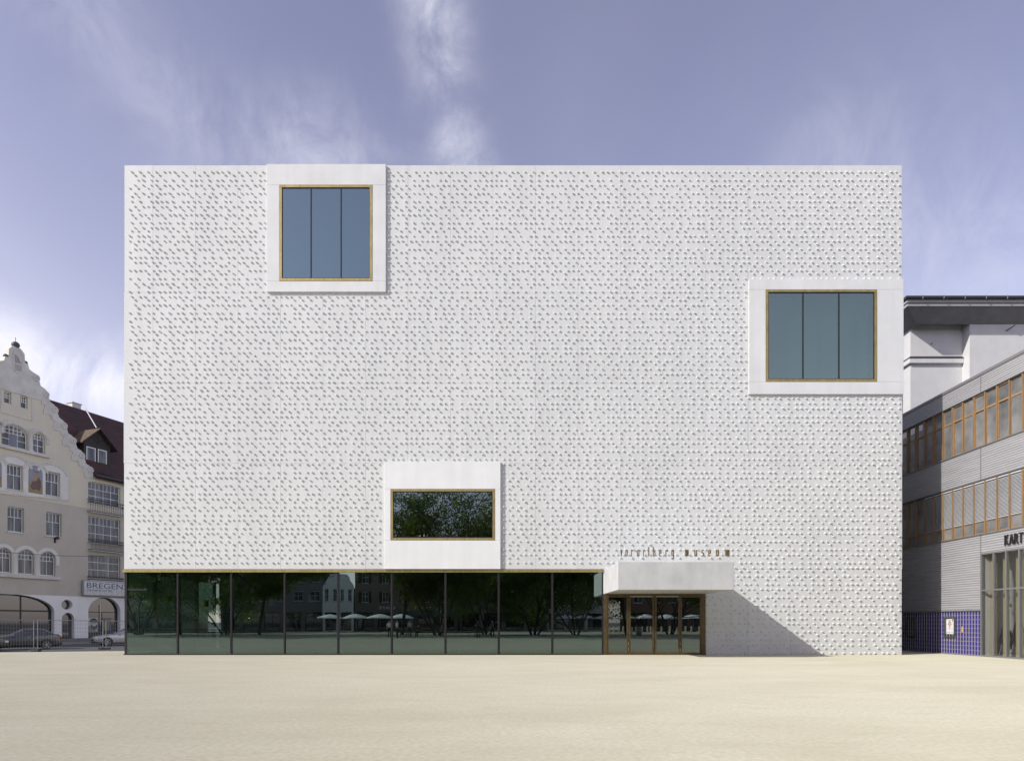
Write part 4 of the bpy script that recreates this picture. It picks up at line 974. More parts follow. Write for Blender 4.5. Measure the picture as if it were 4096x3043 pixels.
# posters in the right shop window
ptr = box_of(B, 828, 1208, 930, 1340); sp1 = MB().box(ptr[0], ptr[1], 0.30, 0.31, ptr[2], ptr[3]).build('window_poster', mat('poster_pale', (0.50,0.52,0.49), 0.6), house)
pcx = (ptr[0]+ptr[1])/2+0.15; pcz = (ptr[2]+ptr[3])/2; ph_ = ptr[3]-ptr[2]
mb = MB(); mb.plate(oval(pcx, pcz+0.18*ph_, 0.42, 0.36, 18, 0, math.pi*1.0), [], 0.292, 0.299); mb.plate([(pcx-0.30,pcz-0.02),(pcx-0.18,pcz),(pcx-0.12,pcz-0.25),(pcx+0.22,pcz-0.22),(pcx+0.30,pcz+0.02),(pcx+0.38,pcz+0.0),(pcx+0.30,pcz-0.35),(pcx-0.1,pcz-0.42)], [], 0.292, 0.299)
for i in range(7): mb.box(ptr[0]+0.05+0.02*i, ptr[1]-0.05-0.015*(6-i), 0.2925, 0.299, ptr[2]+0.05+i*0.075, ptr[2]+0.09+i*0.075)
mb.box(pcx-0.2, pcx-0.06, 0.2925, 0.299, pcz+0.12, pcz+0.17); mb.box(pcx+0.08, pcx+0.22, 0.2925, 0.299, pcz+0.12, pcz+0.17)
mb.build('print_ink', IRON, sp1)
pt2 = box_of(B, 975, 1212, 1058, 1330); sp2 = MB().box(pt2[0], pt2[1], 0.30, 0.31, pt2[2], pt2[3]).build('window_poster', mat('poster_violet', (0.13,0.12,0.22), 0.6), house)
mb = MB(); text_shape('SEE', mb, pt2[0]+0.06, pt2[1]-0.12, pt2[3]-0.5, pt2[3]-0.12, 0.292, 0.299); mb.build('print_yellow', mat('poster_yellow', (0.42,0.36,0.04), 0.6), sp2)
MB().plate(oval((pt2[0]+pt2[1])/2-0.05, (pt2[2]+pt2[3])/2-0.12, 0.28, 0.22), [], 0.292, 0.299).build('print_green', mat('poster_green', (0.16,0.30,0.08), 0.6), sp2)
MB().plate(oval((pt2[0]+pt2[1])/2, pt2[2]+0.22, 0.16, 0.14), [], 0.292, 0.299).build('print_orange', mat('poster_orange', (0.48,0.18,0.05), 0.6), sp2)
t = B(955, 1100)[0]; tl = MB().box(t-0.02, t+0.02, 0.26, 0.30, B(955,1265)[1], B(955,1088)[1]).build('neon_tube', mat('pale_tube', (0.75,0.72,0.50), 0.4), house)
# roof, dormer, chimney
RO = 5.5; rz_ = 22.4
r0 = left_t-4; mb = MB(); ee = top_z-0.05
n = 26
for i in range(n):                                                   # courses of tiles, each overlapping the one below
    f0, f1 = i/n, (i+1)/n; y0, y1 = -0.35+(RO+0.35)*f0, -0.35+(RO+0.35)*f1; z0, z1 = ee-0.3+(rz_-ee+0.3)*f0, ee-0.3+(rz_-ee+0.3)*f1
    xl_ = hr[-1][0]-0.2 if True else r0
    # roof left of the gable foot follows the gable's back
    xa = ax_t+0.2 if y0 > 0.47 else hr[-1][0]+0.02; xb = ax_t-0.2 if y0 > 0.47 else left_t-0.02
    mb.quad((xa, y0, z0+0.05), (right_t, y0, z0+0.05), (right_t, y1, z1), (xa, y1, z1)); mb.quad((xa,y0,z0),(right_t,y0,z0),(right_t,y0,z0+0.05),(xa,y0,z0+0.05))
    mb.quad((r0, y0, z0+0.05), (xb, y0, z0+0.05), (xb, y1, z1), (r0, y1, z1))
keep_v = mb.v
mb.quad((r0,RO,rz_),(right_t,RO,rz_),(right_t,11,ee),(r0,11,ee))
ROOFM = mat('roof_course', (0.10,0.045,0.040), 0.85, (0.052,0.034,0.033), 0.9, 8, 0.6, 14, stretch=(1.5,1,1))
# only above the eaves and behind the gable: the front slope starts at the wall top
mb.build('roof', ROOFM, house)
mb = MB(); mb.plate([(ax_t-0.25, top_z-0.1)] + [(hr[-1][0]-0.3, top_z-0.1)] + [(t-0.25, z-0.2) for t, z in reversed(hr[10:])] + [(ax_t-0.25, hr[10][1])], [], 0.46, 3.6); mb.build('gable_back', PALE, house)
MB().box(r0, right_t, 10.4, 11, -0.4, ee).build('rear_wall', TAUPE, house); MB().box(right_t-0.4, right_t-0.01, 0.46, 10.4, -0.4, ee).build('end_wall', TAUPE, house); MB().box(r0+0.01, r0+0.4, 0.46, 10.4, -0.4, ee).build('end_wall', TAUPE, house)
MB().box(hr[-1][0]+0.05, right_t, -0.38, -0.02, top_z-0.12, top_z+0.04).build('eaves_gutter', ZINC, house)
dt0, dz0 = A(790, 1335, 1.0); dt1 = A(1042, 1335, 1.0)[0]; dzt = A(915, 1120, 1.0)[1]; dza = A(922, 985, 1.0)[1]
dz0 = A(915,1330,1.0)[1]
ow = [box_of(A, 816, 1150, 906, 1302, 1.0), box_of(A, 924, 1176, 1011, 1324, 1.0)]
MB().plate([(dt0,dz0-1.6),(dt1,dz0-1.6),(dt1,dzt),((dt0+dt1)/2,dza-0.15),(dt0,dzt)], [rect(*w) for w in ow], 1.0, 5.0).build('dormer_body', WDARK, house)
for w in ow: window(house, w[0], w[1], w[2], w[3], [(1.0,1)], 0.0, 1.02, 0.10, name='dormer_window')
mb = MB(); cxd = (dt0+dt1)/2
for sx in (-1, 1):
    e0 = cxd+sx*((dt1-dt0)/2+0.45); ze = dzt-0.22
    P = [(cxd,0.55,dza+0.08),(cxd,5.2,dza+0.08),(e0,5.2,ze),(e0,0.55,ze)]; Q = [(p[0],p[1],p[2]-0.14) for p in P]
    mb.add(P+Q, [(0,1,2,3)], 0 if sx < 0 else 1); mb.add(P+Q, [(7,6,5,4),(0,3,7,4),(3,2,6,7),(2,1,5,6)], 1)
mb.build('dormer_roof', [mat('lichen_tiles', (0.17,0.115,0.065), 0.9, (0.09,0.065,0.045), 3, 7), WDARK], house)
for i in range(5):
    a = math.pi*(0.2+0.15*i); MB().tube([(cxd,0.985,dzt+0.02),(cxd+0.85*math.cos(a),0.985,dzt+0.75*math.sin(a))], 0.02, 5).build('gable_ray', IRON, house)
mb = MB(); g0, g1 = A(872,1380)[0], A(1072,1400)[0]; gz = A(970,1400)[1]
for z in (gz, gz+0.3): mb.tube([(g0,-0.1,z),(g1,-0.1,z)], 0.02, 5)
for i in range(19): x = g0+(g1-g0)*i/18; mb.tube([(x,-0.1,gz-0.05),(x,-0.1,gz+0.32)], 0.012, 5)
mb.build('snow_guard', ZINC, house)
ct, cz = hp(710/2.36, 1300+770/2.36, 6.0); mb = MB(); mb.box(ct-0.45, ct+0.45, 5.8, 6.6, 20.5, cz+0.25); mb.box(ct-0.52, ct+0.52, 5.72, 6.68, cz+0.25, cz+0.35); mb.build('chimney', STONE, house)
s0, s1 = hp(800/2.36, 1300+790/2.36, 5.3), hp(905/2.36, 1300+970/2.36, 3.0); MB().tube([(s0[0],5.2,s0[1]),(s1[0],2.9,s1[1])], 0.06, 6).build('verge_flashing', mat('pale_flashing', (0.45,0.46,0.46), 0.5), house)
# wall lamp, signboard, overhead cable
wl = thing('wall_lamp', 'small dark bracket lamp fixed below a window of the gabled house', 'lamp', (0,0,0)); wl.parent = None
wl.location = (HO.x, HO.y, 0); wl.rotation_euler = (0,0,math.pi/2-TH_A)
t, z = B(508, 480); MB().box(t-0.06, t+0.06, -0.10, -0.002, z-0.30, z+0.20).build('bracket', IRON, wl); MB().lathe([(0.05,-0.05),(0.13,0.0),(0.12,0.16),(0.03,0.20)], 10, (t+0.12,-0.22,z+0.05)).build('lamp_head', IRON, wl)
MB().tube([(t,-0.1,z+0.1),(t+0.12,-0.2,z+0.1)], 0.02, 5).build('arm', IRON, wl)
sb = thing('shop_sign', 'long white signboard lettered BREGENZ in blue on the gabled house', 'sign', (HO.x, HO.y, 0), math.pi/2-TH_A)
s_ = box_of(B, 757, 874, 1150, 1005); su0, su1 = s_[0], B(1240,900)[0]; sz0, sz1 = s_[2], s_[3]
MB().box(su0, su1, -0.30, -0.05, sz0, sz1).build('board', mat('sign_white', (0.66,0.66,0.64), 0.5, (0.60,0.60,0.58), 1.5), sb, bevel=0.015)
m2 = MB(); bar_frame(m2, su0-0.02, su1+0.02, sz0-0.02, sz1+0.02, 0.07, -0.315, -0.04); m2.build('edge_frame', mat('sign_edge', (0.35,0.35,0.34), 0.5), sb)
tx0, tx1 = B(785,900)[0], B(1182,900)[0]; Hs = sz1-sz0
m2 = MB(); text_shape('BREGENZ', m2, tx0, tx1, sz1-0.50*Hs, sz1-0.12*Hs, -0.312, -0.301); m2.build('lettering', mat('sign_blue', (0.075,0.12,0.24), 0.5), sb)
m2 = MB(); text_shape('DAS MEHR AM SEE', m2, tx0+0.05, B(1018,960)[0], sz1-0.72*Hs, sz1-0.58*Hs, -0.312, -0.301); m2.build('small_lettering', mat('sign_slate', (0.16,0.18,0.22), 0.5), sb)
m2 = MB(); text_shape('BREGENZ', m2, tx0, tx1, sz1-0.53*Hs, sz1-0.92*Hs, -0.3095, -0.301); m2.build('mirrored_lettering', mat('sign_ghost', (0.52,0.53,0.55), 0.5), sb)
for x in (su0+0.4, su1-0.4): MB().box(x-0.04, x+0.04, -0.05, 0.0, sz0+0.1, sz1-0.1).build('bracket', IRON, sb)
cb = MB(); p0, p1 = B(-300, 560, -3.0), B(1350, 622, -3.0)
cb.tube([(p0[0]+(p1[0]-p0[0])*i/12, -3.0, p0[1]+(p1[1]-p0[1])*i/12 - 0.35*(1-(i/6-1)**2)) for i in range(13)], 0.018, 5)
o = cb.build('overhead_cable', IRON, None); o.location = (HO.x, HO.y, 0); o.rotation_euler = (0,0,math.pi/2-TH_A)
tag(o, 'thin black cable strung across the street before the gabled house', 'cable')
# pavement strip along the house
mb = MB(); mb.box(left_t-4, right_t, -2.2, -0.03, -0.5, -0.22); o = mb.build('pavement', PAVE, None, bevel=0.02); o.location = (HO.x, HO.y, 0); o.rotation_euler = (0,0,math.pi/2-TH_A)
tag(o, 'narrow grey pavement along the foot of the gabled house', 'pavement', kind='structure')

# ================================================================== builder's fence
GALV = mat('galvanised_steel', (0.30,0.31,0.31), 0.45, metal=0.6)
CONCB = mat('fence_foot_grey', (0.05,0.05,0.052), 0.9)
def fence_panel(p0, p1, z0, z1, label):
    L_ = math.hypot(p1[0]-p0[0], p1[1]-p0[1]); t = thing('mesh_fence', label, 'fence', (p0[0], p0[1], z0), math.atan2(p1[1]-p0[1], p1[0]-p0[0]), 'builder fence panels along the street')
    H_ = 1.92; dz_ = z1-z0
    def P(x, z): return (x, 0, z + dz_*x/L_)
    for x in (0.05, L_-0.05): MB().tube([P(x, 0.02), P(x, H_)], 0.026, 8).build('post', GALV, t)
    for z in (0.10, H_-0.02): MB().tube([P(0.05, z), P(L_-0.05, z)], 0.022, 8).build('rail', GALV, t)
    mb = MB()
    n = int(L_/0.155)
    for i in range(1, n): x = 0.05+(L_-0.1)*i/n; mb.tube([P(x, 0.1), P(x, H_-0.03)], 0.0045, 4, cap=False)
    for i in range(1, 7): z = 0.1+(H_-0.12)*i/7; mb.tube([P(0.05, z), P(L_-0.05, z)], 0.0045, 4, cap=False)
    o = mb.build('wire_mesh', GALV, t); o['kind'] = 'stuff'
    return t
FZ = lambda x: -0.24
fd = Vector((0.6, 0.8))
P1 = Vector((-30.67, 11.9)); P2 = Vector((-28.27, 15.1))
fence_panel((P1.x-fd.x*3.6, P1.y-fd.y*3.6), (P1.x-fd.x*0.12, P1.y-fd.y*0.12), -0.22, -0.235, 'mesh fence panel before the dark grey sedan')
fence_panel(tuple(P1), tuple(P2), -0.235, -0.285, 'mesh fence panel before the narrow arched window, between the two cars')
fence_panel((P2.x+fd.x*0.10, P2.y+fd.y*0.10), (P2.x+fd.x*4.0, P2.y+fd.y*4.0), -0.285, -0.31, 'mesh fence panel reaching behind the museum corner')
for i, (p, lb) in enumerate(((P1-fd*0.06, 'dark fence foot block under the joint nearest the dark sedan'), (P2+fd*0.05, 'dark fence foot block under the joint before the silver car'))):
    o = MB().box(-0.13, 0.13, -0.36, 0.36, 0, 0.13).build('fence_foot', CONCB, None, bevel=0.02); o.location = (p.x, p.y, -0.355); o.rotation_euler = (0,0,math.atan2(0.8,0.6)+0.5*i+0.3)
    tag(o, lb, 'fence foot', 'fence feet')

# ================================================================== cars
TYRE = mat('tyre', (0.02,0.02,0.02), 0.85); RIM = mat('alloy_rim', (0.45,0.45,0.46), 0.3, metal=0.8); CGL = mat('car_glass', (0.02,0.022,0.025), 0.03, spec=1.0, coat=1.0)
def car(name, label, paint, loc, rz, squash=1.0):
    """saloon, nose towards local -x"""
    root = thing(name, label, 'car', loc, rz, 'cars in the street behind the fence')
    # station: x, underside, waist height, waist half-width, upper height, upper half-width
    st = [(-2.26,0.42,0.60,0.62,0.62,0.50),(-2.16,0.24,0.70,0.76,0.72,0.62),(-1.75,0.20,0.80,0.86,0.84,0.66),(-1.1,0.19,0.88,0.895,0.93,0.68),(-0.72,0.19,0.91,0.90,0.985,0.68),
          (0.02,0.19,0.93,0.90,1.385,0.54),(0.10,0.19,0.93,0.90,1.40,0.545),(0.62,0.19,0.94,0.90,1.43,0.55),(0.70,0.19,0.945,0.90,1.43,0.55),(1.22,0.19,0.955,0.90,1.385,0.53),(1.34,0.19,0.96,0.895,1.36,0.52),
          (1.88,0.20,0.98,0.875,1.06,0.60),(2.10,0.24,0.97,0.83,1.05,0.62),(2.24,0.30,0.90,0.74,0.93,0.58),(2.28,0.42,0.70,0.66,0.72,0.5)]
    def ring(s):
        x, zb, zw_, w, zu, wu = s
        h = [(0.0,zb),(w*0.80,zb),(w*0.985,zb+0.12),(w,zb+(zw_-zb)*0.55),(w*0.975,zw_-0.06),(w*0.94,zw_),(wu,zu-0.02 if zu > zw_+0.2 else zu-0.012),(wu*0.55,zu+0.012),(0.0,zu+0.02)]
        return [(x, -a, b) for a, b in h] + [(x, a, b) for a, b in reversed(h[1:-1])]
    rings = [ring(s) for s in st]; n = len(rings[0]); body, side, scr = MB(), MB(), MB()
    body.v = side.v = scr.v = [p for r_ in rings for p in r_]
    cab = {4: 'w', 10: 'w'}
    for i in range(len(rings)-1):
        for k in range(n):
            f = (i*n+k, (i+1)*n+k, (i+1)*n+(k+1)%n, i*n+(k+1)%n); tgt = body
            up_ = k in (5, n-6)
            if up_ and i in (6, 8): tgt = side
            elif up_ and i in (4,): tgt = side if False else body
            if i in (4, 10) and k in (6, 7, 8, 9): tgt = scr
            if i == 10 and up_: tgt = side
            tgt.f.append(f); tgt.m.append(0)
    body.f.append(tuple(range(n))); body.m.append(0); body.f.append(tuple((len(rings)-1)*n+k for k in reversed(range(n)))); body.m.append(0)
    bo = body.build('body', paint, root, smooth=True); bo.modifiers.new('edges', 'EDGE_SPLIT').split_angle = R(38)
    side.build('side_windows', CGL, root); scr.build('windscreens', CGL, root)
    for x in (-1.38, 1.36):
        for sy in (-1, 1):
            y = sy*0.80
            MB().lathe([(0.0,-0.01),(0.37,-0.01),(0.37,0.07),(0.0,0.07)], 22, (x, sy*0.862-(0.035), 0.36), axis='y').build('wheel_arch', TYRE, root)
            wh = MB().lathe([(0.20,-0.10),(0.29,-0.105),(0.325,-0.07),(0.325,0.07),(0.29,0.105),(0.20,0.10)], 26, (x, sy*0.835, 0.325), axis='y').build('wheel', TYRE, root, smooth=True)
            rm = MB(); yo = sy*0.925; rm.lathe([(0.215,0.0),(0.235,0.0),(0.235,-0.03),(0.215,-0.03)], 26, (x, yo, 0.325), axis='y')
            for s5 in range(7):
                a = 2*math.pi*s5/7; rm.tube([(x, yo, 0.325), (x+0.22*math.cos(a), yo, 0.325+0.22*math.sin(a))], 0.026, 5)
            rm.lathe([(0.0,0.015*sy),(0.05,0.012*sy),(0.06,-0.01*sy)], 10, (x, yo, 0.325), axis='y'); rm.build('rim', RIM, wh)
    RED = mat('tail_light', (0.35,0.02,0.02), 0.15, coat=0.6); LAMP = mat('head_light', (0.70,0.71,0.72), 0.08, coat=1.0)
    for sy in (-1, 1):
        MB().box(2.17, 2.268, sy*0.50, sy*0.80, 0.66, 0.88).build('tail_light', RED, root, bevel=0.02)
        MB().box(-2.20, -2.02, sy*0.50, sy*0.80, 0.57, 0.70).build('headlight', LAMP, root, bevel=0.02)
        mb = MB(); mb.lathe([(0.0,-0.1),(0.07,-0.09),(0.09,0.0),(0.07,0.09),(0.0,0.1)], 10, (-0.50, sy*0.99, 1.0), axis='y'); mb.build('mirror', paint, root, smooth=True)
        for x in (0.38, 1.12): MB().box(x-0.09, x+0.09, sy*0.90, sy*0.918, 0.825, 0.85).build('door_handle', CHROME if False else RIM, root)
        MB().box(-0.62, 1.30, sy*0.893, sy*0.906, 0.55, 0.565).build('side_moulding', TYRE, root)
    MB().box(-2.285, -2.20, -0.42, 0.42, 0.42, 0.58).build('grille', TYRE, root); MB().box(-2.30, -2.1, -0.74, 0.74, 0.22, 0.34).build('bumper', TYRE, root, bevel=0.03)
    MB().box(2.12, 2.31, -0.70, 0.70, 0.28, 0.50).build('rear_bumper', paint, root, bevel=0.04)
    return root
ca = R(40)
P_GREY = mat('dark_grey_paint', (0.055,0.057,0.060), 0.25, metal=0.4, coat=0.8); P_SILV = mat('silver_paint', (0.40,0.41,0.44), 0.28, metal=0.5, coat=0.8); P_BLK = mat('black_paint', (0.010,0.010,0.011), 0.2, coat=0.8)
dv = Vector((math.cos(ca), math.sin(ca)))
c1 = Vector((-32.95, 48-DIST)) - dv*1.36; car('sedan_car', 'dark grey sedan parked behind the fence, tail to the building', P_GREY, (c1.x, c1.y, -0.36), ca)
c2 = Vector((-32.27, 54-DIST)) + dv*1.38; car('sedan_car', 'silver car driving behind the fence, nose towards the dark sedan', P_SILV, (c2.x, c2.y, -0.36), ca)
c3_ = Vector((-33.0, 44.6-DIST)) - dv*2.25; car('sedan_car', 'black car cut by the left edge of the picture', P_BLK, (c3_.x, c3_.y, -0.36), ca+math.pi)
# ================================================================== the far side of the square (seen mirrored in the glass)
def back_house(name, label, x0, x1, Y, h, wallm, roofm, rows, cols, gable=False, shop=True, wcol=None, ww=1.0, wh=1.6, depth=10.0, shutters=None, z_first=4.6, step=3.1):
    """a house whose front faces the museum"""
    root = thing(name, label, 'building', ((x0+x1)/2, Y, 0), math.pi); W = x1-x0
    hs = []; ws_ = []
    for r_ in range(rows):
        for c in range(cols):
            cx = -W/2 + W*(c+0.5)/cols; z = z_first + r_*step
            if z+wh > h-0.3: continue
            ws_.append((cx-ww/2, cx+ww/2, z, z+wh)); hs.append(rect(*ws_[-1]))
    sh = []
    if shop:
        n = max(2, int(W/3.2))
        for c in range(n):
            a, b = -W/2+W*c/n+0.35, -W/2+W*(c+1)/n-0.35; sh.append((a, b, 0.15, 3.1)); hs.append(rect(a, b, 0.15, 3.1))
    if gable:
        n = 12; top = [(W/2,h-2.2),(W/2-0.25,h-1.6),(W/2-0.7,h-1.0),(W/2-0.8,h-0.5),(W/4,h-0.05),(0,h),(-W/4,h-0.05),(-W/2+0.8,h-0.5),(-W/2+0.7,h-1.0),(-W/2+0.25,h-1.6),(-W/2,h-2.2)]
    else: top = [(W/2,h),(-W/2,h)]
    MB().plate([(-W/2,0),(W/2,0)]+top, hs, 0.0, 0.35).build('wall', wallm, root)
    MB().box(-W/2, W/2, 0.36, depth, 0, h-2.3 if gable else h-0.01).build('house_body', wallm, root)
    for w in ws_:
        window(root, *w, [(0.55,2),(0.45,2)], 0.0, 0.12, 0.07, 0.05)
        MB().box(w[0]-0.08, w[1]+0.08, -0.08, 0.1, w[2]-0.08, w[2]).build('sill', STONE, root)
        if shutters:
            for sx in (w[0]-ww*0.5, w[1]): MB().box(sx+0.02, sx+ww*0.5-0.02, -0.05, -0.005, w[2], w[3]).build('shutter', shutters, root)
    for w in sh: window(root, *w, [(0.75,2),(0.25,2)], 0.0, 0.2, 0.08, 0.06, frame=DARKM, glass=DGLASS, name='shop_window')
    if not gable:
        e = 0.5; rh = min(5.0, depth*0.45); P = [(-W/2-e,-e,h),(W/2+e,-e,h),(W/2+e,depth+e,h),(-W/2-e,depth+e,h),(-W/2-e,depth/2,h+rh),(W/2+e,depth/2,h+rh)]
        MB().add(P, [(0,1,5,4),(2,3,4,5),(1,2,5),(3,0,4),(3,2,1,0)]).build('roof', roofm, root)
    return root
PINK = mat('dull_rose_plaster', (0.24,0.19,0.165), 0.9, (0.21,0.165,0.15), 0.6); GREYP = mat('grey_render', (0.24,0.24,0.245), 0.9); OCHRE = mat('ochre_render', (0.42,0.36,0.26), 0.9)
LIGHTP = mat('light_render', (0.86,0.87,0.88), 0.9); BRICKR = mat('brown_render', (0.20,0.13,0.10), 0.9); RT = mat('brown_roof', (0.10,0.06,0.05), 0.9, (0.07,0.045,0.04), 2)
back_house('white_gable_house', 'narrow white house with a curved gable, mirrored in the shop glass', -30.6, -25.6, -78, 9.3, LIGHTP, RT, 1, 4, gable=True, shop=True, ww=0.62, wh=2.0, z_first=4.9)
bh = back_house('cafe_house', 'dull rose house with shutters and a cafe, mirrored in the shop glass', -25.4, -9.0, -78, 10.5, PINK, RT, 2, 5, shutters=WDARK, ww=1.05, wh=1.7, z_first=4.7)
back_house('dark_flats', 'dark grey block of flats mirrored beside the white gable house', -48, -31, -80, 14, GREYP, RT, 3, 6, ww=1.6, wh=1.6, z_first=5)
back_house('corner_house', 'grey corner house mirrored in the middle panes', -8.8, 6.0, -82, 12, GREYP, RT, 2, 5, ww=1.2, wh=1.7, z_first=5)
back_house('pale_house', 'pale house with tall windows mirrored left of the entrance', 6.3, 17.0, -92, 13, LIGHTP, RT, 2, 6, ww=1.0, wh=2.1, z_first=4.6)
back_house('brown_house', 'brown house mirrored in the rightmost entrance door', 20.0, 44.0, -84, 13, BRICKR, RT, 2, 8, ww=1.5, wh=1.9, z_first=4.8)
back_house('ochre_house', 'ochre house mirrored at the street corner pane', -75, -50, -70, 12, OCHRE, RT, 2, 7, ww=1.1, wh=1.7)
for txt, a, b, z, nm in (('KUVER', -15.9, -13.1, 3.55, 'white shop lettering above the mirrored awning'), ('CAFE', -21.6, -18.9, 3.55, 'pale cafe lettering over the mirrored parasols')):
    m2 = MB(); c = (a+b)/2; text_shape(txt, m2, -(b-a)/2, (b-a)/2, z, z+0.55, -0.10, -0.02)
    o = m2.build('shop_lettering', WFRAME); o.location = (c, -78, 0); o.rotation_euler = (0,0,math.pi); tag(o, nm, 'lettering')
aw = thing('shop_awning', 'dark awning with scalloped edge mirrored under the shop lettering', 'awning', (-12.5, -78, 0), math.pi)
mb = MB(); mb.quad((-4,0,3.4),(-4,-1.8,2.7),(4,-1.8,2.7),(4,0,3.4)); mb.quad((-4,-1.8,2.7),(-4,-1.8,2.45),(4,-1.8,2.45),(4,-1.8,2.7)); mb.build('cloth', mat('awning_slate', (0.10,0.11,0.13), 0.8), aw)
for x in (-3.8, 3.8): MB().tube([(x,0,2.5),(x,-1.75,2.7)], 0.03, 6).build('arm', IRON, aw)

# --- trees
BARK = mat('bark', (0.10,0.085,0.07), 0.9, (0.06,0.05,0.042), 5)
def leaf_mat(name, a, b):
    m = mat(name, a, 0.35, b, 0.7, 4, lo=0.3, hi=0.7); t = m.node_tree; bs = t.nodes['Principled BSDF']
    tr = t.nodes.new('ShaderNodeBsdfTranslucent'); tr.inputs['Color'].default_value = (a[0]*1.6, a[1]*1.6, a[2]*0.8, 1); mx = t.nodes.new('ShaderNodeMixShader'); mx.inputs[0].default_value = 0.48
    out = t.nodes['Material Output']; t.links.new(bs.outputs[0], mx.inputs[1]); t.links.new(tr.outputs[0], mx.inputs[2]); t.links.new(mx.outputs[0], out.inputs['Surface']); return m
LEAF = leaf_mat('leaves', (0.12,0.165,0.04), (0.07,0.11,0.03))
def tree_meshes(seed, H, spread, stems, clear, nleaf):
    r_ = random.Random(seed); wood = MB(); tips = []
    def grow(p, d_, L_, rad, lev):
        pts_ = [p]; q = p.copy(); dd = d_.copy(); n = 4
        for i in range(n):
            dd = (dd + Vector((r_.uniform(-1,1), r_.uniform(-1,1), r_.uniform(-0.4,0.7)))*0.16).normalized(); q = q + dd*(L_/n); pts_.append(q.copy())
        wood.tube(pts_, [rad*(1-0.55*i/n) for i in range(n+1)], 7 if lev < 2 else 5, cap=False)
        if lev >= 1: tips.extend(pts_[2:] if lev == 1 else pts_[1:])
        if lev >= 3: return
        for k in range(r_.randint(3, 5) if lev else r_.randint(9, 12)):
            f = r_.uniform(0.35 if lev else clear, 1.0); i = min(n-1, int(f*n)); b0 = pts_[i].lerp(pts_[i+1], f*n-i)
            a = r_.uniform(0, 2*math.pi); out = Vector((math.cos(a), math.sin(a), r_.uniform(-0.25, 0.9))).normalized()
            nd_ = (dd*0.38 + out*0.9).normalized(); grow(b0, nd_, L_*r_.uniform(0.42, 0.62), rad*0.5, lev+1)
    for s in range(stems):
        a = 2*math.pi*s/stems + r_.uniform(-0.4, 0.4); o = Vector((math.cos(a), math.sin(a), 0))*(0.0 if stems == 1 else 0.35)
        dr_ = Vector((math.cos(a)*spread*0.10, math.sin(a)*spread*0.10, 1)).normalized() if stems > 1 else Vector((0,0,1))
        grow(o, dr_, H*r_.uniform(0.72, 0.86), 0.20 if stems == 1 else 0.11, 0)
    lv = MB(); tips = [p for p in tips if r_.random() < max(0.16, 1.15 - p.z/13.0)]
    for i in range(nleaf):
        c = r_.choice(tips) + Vector((r_.gauss(0,1), r_.gauss(0,1), r_.gauss(0,0.8)))*0.50
        s = r_.uniform(0.09, 0.17); u = Vector((r_.gauss(0,1), r_.gauss(0,1), r_.gauss(0,1))).normalized(); v = u.orthogonal().normalized(); v.rotate(Matrix.Rotation(r_.uniform(0,6.28), 3, u))
        lv.add([c-u*s, c+v*s*0.55, c+u*s*1.1, c-v*s*0.55], [(0,1,2,3)])
    mw = wood.mesh('trunk'); mw.materials.append(BARK); mw.polygons.foreach_set('use_smooth', [True]*len(mw.polygons)); ml = lv.mesh('crown'); ml.materials.append(LEAF); return mw, ml
TV = [tree_meshes(3, 17, 5, 5, 0.08, 26000), tree_meshes(8, 16, 5, 1, 0.12, 26000), tree_meshes(15, 17, 6, 4, 0.07, 26000)]
tree_spots = [(-8.5,-45.5,0,'multi-stemmed tree mirrored in the low wide window, nearest its middle'),(-3.0,-48.0,2,'multi-stemmed tree mirrored just right of the photographer pair'),(-13.0,-48.5,1,'single-trunk tree mirrored above the cafe awning'),
    (2.6,-47.0,0,'multi-stemmed tree mirrored in the pane left of the last one'),(7.6,-49.0,2,'multi-stemmed tree mirrored in the pane next to the entrance'),(13.8,-50.0,1,'single-trunk tree mirrored in the leftmost entrance door'),(19.5,-52.0,0,'multi-stemmed tree mirrored in the second entrance door'),
    (-30.5,-50.0,1,'single-trunk tree mirrored beside the white gable house'),(-35.0,-51.0,2,'multi-stemmed tree mirrored in the third pane from the corner'),(-39.5,-49.0,1,'single-trunk tree mirrored in the second pane from the corner'),(-45.0,-50.0,0,'multi-stemmed tree mirrored in the corner pane'),(27.0,-54.0,1,'single-trunk tree mirrored in the rightmost entrance door')]
for i, (x, y, v, lb) in enumerate(tree_spots):
    t = thing('broadleaf_tree', lb, 'tree', (x, y, 0), i*1.3, 'trees on the far side of the square'); s = 0.92 + 0.05*(i % 4)
    inst('trunk', TV[v][0], t, (0,0,0), (0,0,0), (s,s,s)); inst('crown', TV[v][1], t, (0,0,0), (0,0,0), (s,s,s))
